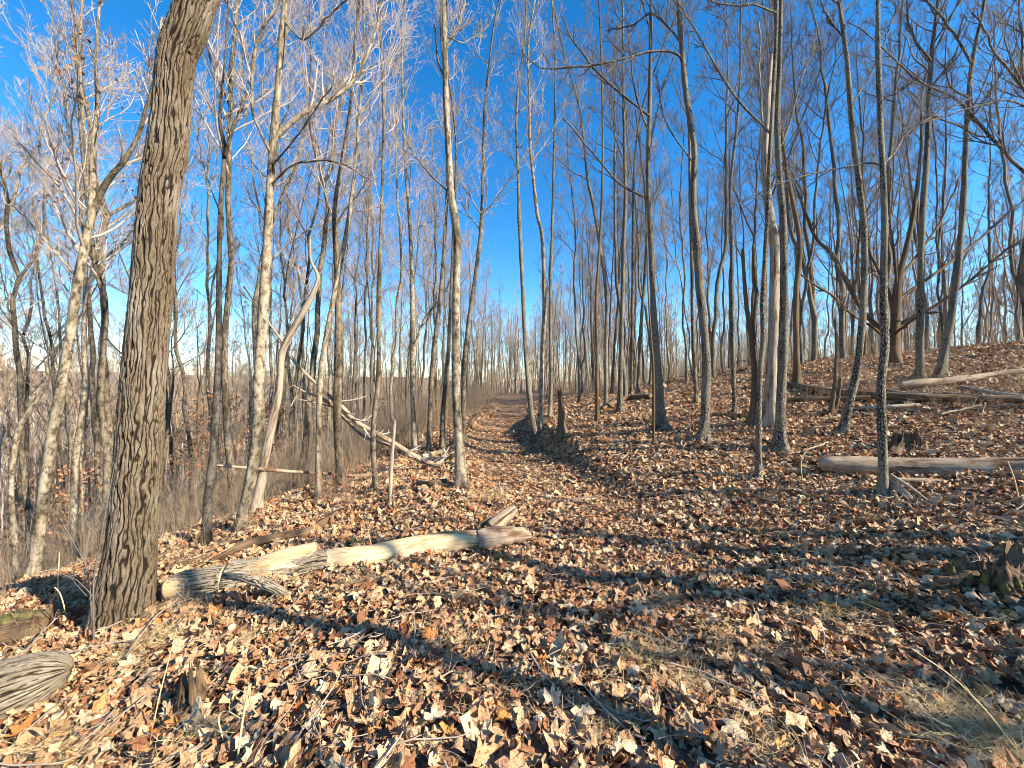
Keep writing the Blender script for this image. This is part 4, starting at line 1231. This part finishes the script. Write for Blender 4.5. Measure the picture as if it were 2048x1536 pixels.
# stumps
def stump(name, label, px, py, w, hpx, mat, seed, ridge=0.45, moss=False, lean=(0, 0)):
    Y = ground_at(px, py); p = np.array(at(px, py, Y)); p[2] = h1(p[0], p[1])-.03
    rad = .5*w*Y/FPX; hh = hpx*Y/FPX
    r = thing(name, label, 'stump', p)
    ns, na_ = 40, 90
    th = np.linspace(0, 2*np.pi, na_, endpoint=False); a = Acc()
    V = np.empty((ns, na_, 3))
    prof = 0.55+.45*vnoise(np.cos(th)*1.7+seed, np.sin(th)*1.7, np.zeros(na_))+.35*vnoise(np.cos(th)*5+seed, np.sin(th)*5, np.zeros(na_))
    prof = np.clip(prof, .18, 1.2)
    for j in range(ns):
        f = j/(ns-1)
        rr = rad*(1-.5*f+.35*np.exp(-f*6))*(1+ridge*vnoise(np.cos(th)*3.1+seed, np.sin(th)*3.1, np.full(na_, f*1.2))+.15*vnoise(np.cos(th)*9, np.sin(th)*9, np.full(na_, f*7.)))
        z = f*hh*prof+.01*vnoise(th*9, np.full(na_, f*9.))
        V[j] = np.stack([rr*np.cos(th)+lean[0]*z, rr*np.sin(th)+lean[1]*z, z], 1)
    ii = np.arange(ns*na_).reshape(ns, na_); b = np.roll(ii, -1, 1)
    Q = np.stack([ii[:-1], b[:-1], b[1:], ii[1:]], -1).reshape(-1, 4)
    a.add(V.reshape(-1, 3), Q)
    # hollow, sunken top
    top = V[-1]; n0 = a.n
    inner = top*np.array([.5, .5, .55]); a.add(np.vstack([top, inner, [[0, 0, hh*.15]]]),
        np.stack([np.arange(na_), np.roll(np.arange(na_), -1), na_+np.roll(np.arange(na_), -1), na_+np.arange(na_)], 1),
        np.stack([na_+np.arange(na_), na_+np.roll(np.arange(na_), -1), np.full(na_, 2*na_)], 1))
    a.obj('wood', M[mat], r)
    if moss:
        m = Acc(); rg = np.random.default_rng(seed)
        for j in range(22):
            i, k = rg.integers(4, 30), rg.integers(0, na_)
            c = V[i, k]
            pp = np.stack([c+np.array([0, 0, -.03]), c*np.array([1.02, 1.02, 1]), c+np.array([0, 0, .035])])
            m.add(*tubes(pp[None], np.array([[.004, .022, .004]]), 8, lumps(.5, 2, 40, j)))
        m.obj('moss', M['moss'], r)['kind'] = 'stuff'
    return r
stump('rotten_stump', 'ragged mossy rotten stump in the shade at the edge of the view', 1985, 1165, 120, 80, 'rot', 3, .6, True, (.1, 0))
stump('rotten_stump', 'small crumbling brown stump behind the spotted tree, above the silvered log', 1812, 898, 62, 42, 'rot', 6, .5)
stump('rotten_stump', 'dark crusty fragment of stump standing in the leaves near the corner log', 385, 1415, 56, 95, 'rot', 9, .5, False, (-.05, 0))
M['redrot'] = wood_bare('orange_rotten_wood', (.40, .22, .10), (.24, .12, .05), (.08, .04, .02), 1.2)
stump('rotten_stump', 'low orange heap of rotted wood on the skyline beside the forked stub', 1487, 744, 22, 12, 'redrot', 12, .5)

# sticks lying in the leaves, each its own
def stick(label, pts, mat='stick', lift=0.015, seed=0, twig=0, name='fallen_stick'):
    P, R = [], []
    for px, py, w in pts:
        Y = ground_at(px, py); p = np.array(at(px, py, Y)); p[2] += lift
        P.append(p); R.append(max(.5*w*Y/FPX, .0025))
    P = np.array(P); base = P[0].copy()
    q, r = resample(P, R, 24)
    q[:, 2] += .006*np.random.default_rng(seed).normal(0, 1, 24)
    a = Acc(); a.add(*tubes((q-base)[None], r[None], 7, lumps(.2, 1.3, 14, seed), caps=True))
    if twig:
        V = Acc(); twigs_on(a, (q-base)[None], r[None], np.random.default_rng(seed), (twig, 2, 0), (.3, .4, .4), rmin=.0018)
    o = a.obj(name, M[mat], None, Vector(base))
    return tag(o, label, 'stick')
stick('pale straight stick lying in the shade before the mossy stump', [(1662, 1212, 5), (1688, 1183, 5), (1712, 1157, 4)], 'dead', seed=1)
stick('bent grey stick leading to the shaded pale stick', [(1679, 1140, 3), (1681, 1108, 3), (1720, 1112, 2.5)], seed=2)
stick('thin curved twig arching from the furrowed corner log', [(118, 1324, 5), (175, 1315, 5), (225, 1302, 4.5), (275, 1299, 3)], lift=.06, seed=3)
stick('forked pale twig crossing in front of the black-ended mossy log', [(0, 1372, 6), (58, 1330, 5), (85, 1296, 4), (112, 1268, 3)], lift=.12, seed=4, twig=4)
stick('long thin stick slanting from the leaves up to the fallen log tip', [(235, 1352, 3.5), (300, 1260, 4), (370, 1195, 4), (430, 1135, 3)], lift=.05, seed=5)
stick('short pale stick under the far end of the long fallen log', [(905, 1128, 4), (935, 1122, 4), (965, 1112, 3)], lift=.03, seed=6)
stick('grey stick lying along the bank below the slim lichened tree', [(1530, 962, 5), (1570, 970, 6), (1605, 985, 4)], 'rot', seed=7)
stick('thin pale branch on the slope between the two lichened trees', [(1590, 912, 4), (1630, 902, 3.5), (1655, 890, 3)], 'dead', .05, 8, 3)
stick('stick with side twigs on the open leaves below the lichened tree', [(1615, 1000, 3), (1650, 985, 3.5), (1690, 978, 3)], 'stick', .03, 9, 3)
stick('long dark stick half buried in the shaded leaves', [(1440, 1148, 4), (1560, 1132, 5), (1670, 1124, 4)], 'rot', .01, 10)
stick('pale dry stick between straw tufts at the lower edge', [(1340, 1420, 5), (1420, 1416, 4), (1500, 1406, 4)], 'dead', .02, 11)
stick('stout dark stick pointing down at the lower edge', [(1352, 1432, 14), (1346, 1462, 12), (1336, 1500, 9)], 'rot', .02, 12)
stick('pale weathered stick among the leaves of the near corner', [(235, 1500, 5), (262, 1465, 5), (275, 1445, 4)], 'dead', .02, 13)
stick('thin stick on the leaves below the broken-off side branch tree', [(1235, 930, 2.5), (1262, 905, 2.5), (1290, 890, 2)], 'stick', .02, 14)
stick('fallen dead limb with twigs lying across the hillside logs', [(1760, 792, 5), (1830, 806, 5), (1900, 804, 4), (1990, 812, 3)], 'dead', .15, 15, 8)
stick('bleached twiggy limb lying on the hillside above the silvered log', [(1880, 842, 4), (1950, 826, 4), (2035, 822, 3)], 'dead', .1, 16, 7)
stick('broken limb propped beside the forked stub on the rise', [(1425, 752, 3), (1460, 735, 4), (1490, 722, 4), (1512, 728, 3)], 'brown', .25, 17)
stick('long fallen branch resting on the slope next to the mottled flared tree', [(1330, 772, 3), (1365, 756, 4), (1392, 738, 4)], 'rot', .15, 18)
stick('chip of white bark lying in the leaves on the open slope', [(1583, 1062, 5), (1600, 1052, 13), (1622, 1046, 5)], 'dead', .02, 19)
stick('chunk of yellow rotten wood in the near corner leaves', [(92, 1455, 12), (120, 1442, 24), (150, 1430, 12)], 'yellow', .02, 20)
stick('yellow splinter of wood in the near corner leaves', [(168, 1448, 8), (200, 1444, 16), (240, 1437, 8)], 'yellow', .02, 21)
stick('grey root end poking from the leaves before the thick furrowed tree', [(262, 1262, 16), (300, 1236, 22), (350, 1206, 18)], 'rot', .03, 22)

# stalks and stems that stand up
def stalk(label, pts, Y, mat='straw', seed=0, name='dry_stalk', cat='stalk', twig=0):
    P = np.array([at(px, py, Y) for px, py, w in pts]); R = [max(.32*w*Y/FPX, .0015) for px, py, w in pts]
    P[0, 2] = h1(P[0, 0], P[0, 1])-.02
    P[:, 1] += np.linspace(0, .06, len(P))*math.sin(seed)
    base = P[0].copy(); q, r = resample(P, R, 18)
    a = Acc(); a.add(*tubes((q-base)[None], r[None], 5))
    if twig: twigs_on(a, (q-base)[None], r[None], np.random.default_rng(seed), (twig, 3, 0), (.35, .5, .5), rmin=.0014)
    return tag(a.obj(name, M[mat], None, Vector(base)), label, cat)
G = ground_at
stalk('tall thin straw stalk leaning in the near corner', [(302, 1465, 4), (312, 1400, 4), (325, 1330, 3), (336, 1270, 2)], G(302, 1465), seed=1)
stalk('bleached broken grass stalk bent double at the lower edge', [(472, 1530, 7), (480, 1450, 7), (492, 1372, 6), (486, 1420, 5), (496, 1450, 4)], G(470, 1535), seed=2)
stalk('second bleached stalk, looped, beside the bent double one', [(455, 1500, 5), (436, 1440, 5), (450, 1424, 4), (478, 1440, 4)], G(455, 1500), seed=3)
stalk('short pale stalk folded like a tent near the crusty stump fragment', [(398, 1440, 4), (406, 1385, 4), (422, 1425, 4)], G(398, 1440), seed=4)
stalk('pale dry stem standing beside the black-ended mossy log', [(118, 1222, 4), (124, 1160, 3.5), (134, 1100, 3)], 3.4, seed=5)
stalk('dry stem leaning by the thick tree foot', [(136, 1218, 4), (124, 1190, 3.5), (114, 1172, 3)], 3.2, seed=6)
stalk('pale bent stem upright on the open slope between lichened trees', [(1606, 968, 2.5), (1604, 925, 2.5), (1618, 900, 2.5), (1640, 893, 2)], G(1606, 968), seed=7)
stalk('thin stem standing at the right before the thinner grey log', [(2040, 1005, 4), (2037, 960, 3.5), (2032, 925, 3)], G(2040, 1005), seed=8)
stalk('long pale grass blade arching over the lower right leaves', [(2060, 1545, 5), (1990, 1440, 5), (1920, 1365, 4), (1835, 1305, 3)], G(2046, 1530), seed=9)
stalk('upright thin stem in front of the long fallen log', [(745, 1120, 3), (742, 1082, 2.5), (735, 1040, 2)], 3.7, seed=10)
stalk('leaning thin stem left of the green plant', [(668, 1086, 3), (660, 1062, 2.5), (650, 1040, 2)], 4.0, seed=11)
for j, (lab, pts, Y) in enumerate([
    ('dark bare shrub stem rising beside the thick furrowed trunk', [(188, 1266, 7), (183, 1170, 5), (193, 1080, 4), (206, 990, 3), (214, 930, 2)], 2.75),
    ('dark bare shrub stem slanting away from the thick furrowed trunk', [(187, 1240, 5), (172, 1150, 4), (140, 1090, 3.5), (105, 1040, 3), (80, 1010, 2)], 2.8)]):
    stalk(lab, pts, Y, 'twig_dark', 20+j, 'bare_shrub', 'shrub', 9)
for j, (px, py, hh) in enumerate([(668, 1000, 60), (690, 1002, 85), (708, 996, 70), (722, 1012, 90), (650, 1004, 55), (700, 1030, 75)]):
    Y = G(px, py); rg = np.random.default_rng(j)
    dx = rg.normal(0, 22)
    o = stalk('reddish bramble cane arching over the brushy mound at the crest', [(px, py, 2.5), (px+dx*.4, py-hh*.6, 2.2), (px+dx, py-hh*.9, 2), (px+dx*2, py-hh*.7, 1.5)], Y, 'bramble', 30+j, 'bramble', 'bramble', 6)
    o['group'] = 'bramble canes on the mound'

# low evergreen plant by the log
Y = G(705, 1090); p = np.array(at(705, 1088, Y)); p[2] = h1(p[0], p[1])
a = Acc(); rg = np.random.default_rng(3)
for j in range(26):
    az, el, ln = rg.uniform(0, 6.28), rg.uniform(.35, 1.2), rg.uniform(.05, .10)
    d_ = np.array([math.cos(az)*math.cos(el), math.sin(az)*math.cos(el), math.sin(el)]); s_ = unit(np.cross(d_, [0, 0, 1.]))*.016
    a.add([[0, 0, 0], d_*ln*.6+s_, d_*ln-np.array([0, 0, .01]), d_*ln*.6-s_], [[0, 1, 2, 3]])
tag(a.obj('green_plant', M['fern'], None, Vector(p), smooth=False), 'small dark green leafy plant behind the long fallen log', 'plant')

# ------------------------------------------------------------------ leaf litter
def leaf_mesh(seed, kind):
    rng = np.random.default_rng(seed)
    if kind == 'maple':
        lobes = [(90, 1.0), (42, .92), (138, .92), (-12, .62), (192, .62)]
        pts = []
        order = [(-90, .12)]
        seq = [(-55, .50), (-14, .74), (10, .56), (26, .74), (42, .96), (56, .76), (68, .58), (78, .82), (90, 1.02), (102, .82), (112, .58), (124, .76), (138, .96), (154, .74), (170, .56), (194, .74), (235, .50)]
        pts = [(-90, .10)] + seq
    elif kind == 'oak':
        pts = [(-90, .5)] + [(-60, .30), (-38, .42), (-15, .26), (12, .48), (35, .30), (58, .62), (72, .42), (82, .85), (90, 1.0), (98, .85), (108, .42), (122, .62), (145, .30), (168, .48), (195, .26), (218, .42), (240, .30)]
    elif kind == 'scrap':
        pts = [(a_, float(np.clip(.62+rng.normal(0, .2), .25, 1.05))) for a_ in range(-90, 270, 30)]
    else:
        pts = [(-90, .85)] + [(-60, .55), (-30, .42), (0, .38), (30, .42), (60, .6), (90, 1.0), (120, .6), (150, .42), (180, .38), (210, .42), (240, .55)]
    ang = np.radians([p[0] for p in pts]); rad = np.array([p[1] for p in pts])*rng.uniform(.85, 1.12, len(pts))
    X = np.cos(ang)*rad; Y = np.sin(ang)*rad
    k1, k2 = rng.normal(.28, .42), rng.normal(.12, .38)
    tw = rng.normal(0, .35)
    ph = rng.uniform(0, 6)
    def zf(x, y):
        return k1*x*x + k2*y*y + tw*x*y + .10*np.sin(4.2*x+ph) + .09*np.sin(5.1*y+ph*2) + .16*np.abs(x)
    n = len(pts)
    mid = np.stack([X*.55, Y*.55], 1)
    V = np.vstack([[0, 0, zf(0, 0)], np.stack([mid[:, 0], mid[:, 1], zf(mid[:, 0], mid[:, 1])], 1),
                   np.stack([X, Y, zf(X, Y)+rng.normal(0, .09, n)], 1)])
    V[:, :2] *= (1-.12*np.clip(V[:, 2:3], 0, 1))
    V[:, 2] -= V[:, 2].mean()
    i = np.arange(n); j = np.roll(i, -1)
    T = np.stack([np.zeros(n, int), 1+i, 1+j], 1)
    Q = np.stack([1+i, 1+n+i, 1+n+j, 1+j], 1)
    a = Acc(); a.add(V, Q, T)
    return a

KINDS = ['maple']*6 + ['oak']*3 + ['oval']*2 + ['scrap']*6
leaf_accs = [leaf_mesh(200+i, k) for i, k in enumerate(KINDS)]
litter_meshes = [a.mesh('litter_leaf', M['litter'], smooth=False) for a in leaf_accs]

rng = np.random.default_rng(11)
PX, PY = [], []
def fill(y0, y1, dens, xm=1.75):
    n = int(dens*(y1-y0)*(2*xm*max(y1, 2.2)+1))
    yy = rng.uniform(y0, y1, n); xx = rng.uniform(-xm*max(y1, 2.2)-.5, xm*max(y1, 2.2)+.5, n)
    ok = (np.abs(xx) < 1.55*np.maximum(yy, 1.0)+1.2)
    PX.append(xx[ok]); PY.append(yy[ok])
for y0, y1, dn in ((.3, 2, 900), (2, 3.2, 850), (3.2, 5, 700), (5, 7, 520), (7, 10, 360), (10, 14, 210), (14, 20, 90), (20, 30, 40)):
    fill(y0, y1, dn, 1.55)
lx, ly = np.concatenate(PX), np.concatenate(PY)
kk = (lx > crest_x(ly)-11) & (lx < 24)
thin = np.where(lx < crest_x(ly)-.6, .5, 1.0)
kk &= rng.uniform(0, 1, len(lx)) < thin
lx, ly = lx[kk], ly[kk]
n = len(lx)
layer = rng.uniform(0, 1, n)
lz = height(lx, ly) + .004 + layer*.038
# drifts heap against the long log and in the ditch of the cut bank
on_trail = sstep(0, .5, np.minimum(lx-trail_left(ly), trail_right(ly)-lx))*sstep(3.5, 7, ly)
sz = (1-.25*on_trail)*.038*np.exp(rng.normal(-.03, .38, n))*(1 + .03*np.clip(ly-4, 0, 12))
print('LITTER', n)
scatter('leaf_litter', litter_meshes, np.stack([lx, ly, lz], 1), lay(lx, ly, rng, .42-.20*on_trail), sz, rng.integers(0, len(litter_meshes), n))

# the nearest and largest leaves, each its own
GROUPS = [('leaf_tan', 'curled tan leaf lying on top of the leaf litter', 'tan leaves on the litter', .50), ('leaf_pale', 'large cream pale leaf lying on top of the leaf litter', 'pale leaves on the litter', .22),
          ('leaf_russet', 'dark russet leaf lying on top of the leaf litter', 'russet leaves on the litter', .18), ('leaf_orange', 'bright orange leaf lying on top of the leaf litter', 'orange leaves on the litter', .10)]
top_meshes = {g[0]: [a.mesh('fallen_leaf', M[g[0]], smooth=False) for a in leaf_accs] for g in GROUPS}
rng = np.random.default_rng(21)
cnt = 0; pos = []
while cnt < 298:
    px, py = rng.uniform(10, 2040), 1530-abs(rng.normal(0, 190))
    if py < 1020: continue
    Y = ground_at(px, py)
    u, v = uv(px, py); x, y = u*Y, Y
    if any((x-a_)**2+(y-b_)**2 < .006 for a_, b_ in pos): continue
    pos.append((x, y))
    g = GROUPS[rng.choice(4, p=[q_[3] for q_ in GROUPS])]
    o = bpy.data.objects.new('fallen_leaf', top_meshes[g[0]][rng.integers(0, 11)])
    COL.objects.link(o)
    o.location = (x, y, h1(x, y)+.045+rng.uniform(0, .012))
    o.rotation_euler = tuple(lay(np.array([x]), np.array([y]), rng, .28)[0])
    s = .052*math.exp(rng.normal(0, .16)); o.scale = (s, s, s*.9)
    tag(o, g[1], 'leaf', g[2]); cnt += 1

# dead grass: fine matted tufts
def tuft_mesh(seed, nb, ln, spread, flat):
    rng = np.random.default_rng(seed)
    az = rng.uniform(0, 6.28, nb); el = np.abs(rng.normal(flat, .3, nb))
    d = np.stack([np.cos(az)*np.cos(el), np.sin(az)*np.cos(el), np.sin(el)], 1)
    st = np.stack([rng.normal(0, spread, nb), rng.normal(0, spread, nb), rng.uniform(0, .03, nb)], 1)
    p, r = grow(st, d, ln*rng.uniform(.4, 1.2, nb), np.full(nb, .0011), np.full(nb, .0005), 6, rng, .22, -.10)
    p[:, :, 2] = np.maximum(p[:, :, 2], .004*rng.uniform(0, 3, (nb, 1)))
    a = Acc(); V, Q, T, B = tubes(p, r, 3); a.add(V, Q, None, B)
    return a.mesh('dry_grass', M['straw'])
tufts = [tuft_mesh(300, 16, .17, .06, .3), tuft_mesh(301, 12, .22, .08, .2), tuft_mesh(302, 20, .14, .05, .5), tuft_mesh(303, 9, .15, .07, .1)]
rng = np.random.default_rng(31)
tx, ty, ts = [], [], []
def clump(px, py, n, sp, s):
    Y = ground_at(min(px, 2046), min(py, 1534)); u, v = uv(px, py)
    n = max(3, int(n*.6))
    tx.extend(u*Y+rng.normal(0, sp, n)); ty.extend(Y+rng.normal(0, sp*.6, n)); ts.extend(rng.uniform(.6, 1.15, n)*s)
for c in [(1985, 1490, 70, .13, 1.0), (1860, 1440, 26, .10, .8), (1290, 1315, 22, .10, .8), (1640, 1250, 26, .14, .8), (1370, 1400, 22, .12, .8), (1540, 1330, 20, .16, .8), (1330, 1330, 16, .10, .8),
          (470, 1300, 12, .07, .8), (250, 1330, 20, .15, 1.0), (330, 1290, 16, .10, 1.0), (720, 1180, 12, .06, .7), (900, 1290, 16, .12, .8), (960, 1400, 14, .12, .8), (60, 1520, 14, .10, .9), (150, 1520, 14, .12, .9), (330, 1520, 14, .1, .9), (1560, 1520, 18, .12, .9), (1250, 1480, 14, .10, .8),
          (1340, 1225, 12, .10, .7), (1440, 1290, 12, .10, .8), (960, 1000, 14, .15, .9), (610, 1170, 8, .06, .7), (980, 900, 20, .3, 1.1), (985, 815, 30, .6, 2.0)]:
    clump(*c)
mx = rng.uniform(-6, 8, 220); my = rng.uniform(1.2, 9, 220)
tx.extend(mx); ty.extend(my); ts.extend(rng.uniform(.4, .95, 220))
tx, ty, ts = np.array(tx), np.array(ty), np.array(ts); n = len(tx)
scatter('dry_grass', tufts, np.stack([tx, ty, height(tx, ty)+.035], 1), lay(tx, ty, rng, .15), ts, rng.integers(0, 4, n))

# twig litter on the leaves
def twig_mesh(seed):
    rng = np.random.default_rng(seed)
    p, r = grow(np.array([[-.15, 0, 0.]]), np.array([[1., 0, 0]]), np.array([.32]), np.array([.004]), np.array([.0018]), 8, rng, .12, 0)
    a = Acc(); a.add(*tubes(p, r, 5)[:2]); twigs_on(a, p, r, rng, (3, 0, 0), (.35, .5, .5), rmin=.0015)
    return a.mesh('twig', M['stick'])
tws = [twig_mesh(400+i) for i in range(5)]
n = 1300
ty = rng.uniform(1.2, 14, n); tx = rng.uniform(-1.3, 1.5, n)*ty
kk = (tx > crest_x(ty)-2); tx, ty = tx[kk], ty[kk]; n = len(tx)
scatter('twig_litter', tws, np.stack([tx, ty, height(tx, ty)+.045], 1), lay(tx, ty, rng, .13), rng.uniform(.35, 1.5, n), rng.integers(0, 5, n))

# brushy mound and weeds on the crest edge
rng = np.random.default_rng(41)
bx, by, bs = [], [], []
for px, py, nn, sp, s in [(700, 1000, 16, .35, .28), (690, 985, 10, .3, .35), (480, 1075, 10, .4, .4), (250, 1180, 8, .3, .3), (120, 1215, 10, .3, .35), (960, 955, 5, .2, .15), (300, 1290, 10, .2, .16), (1010, 940, 4, .3, .15),
                          (1900, 790, 26, 1.0, .35), (2000, 770, 26, 1.0, .35), (1760, 790, 14, .8, .3), (1690, 800, 10, .8, .3), (1290, 745, 16, 2.2, .6)]:
    Y = ground_at(px, py); u, v = uv(px, py)
    bx.extend(u*Y+rng.normal(0, sp, nn)); by.extend(Y+rng.normal(0, sp, nn)); bs.extend(rng.uniform(.6, 1.2, nn)*s)
bx, by, bs = map(np.array, (bx, by, bs)); n = len(bx)
scatter('brush_and_weeds', brushes, np.stack([bx, by, height(bx, by)], 1), np.stack([rng.normal(0, .3, n), rng.normal(0, .3, n), rng.uniform(0, 6.28, n)], 1), bs, rng.integers(0, 4, n))

for r_ in REPORT: print('TREE', r_)
print('TRIS', sum(sum(len(p.vertices)-2 for p in me.polygons) for me in bpy.data.meshes if len(me.polygons) < 3000) + sum(2*len(me.polygons) for me in bpy.data.meshes if len(me.polygons) >= 3000))
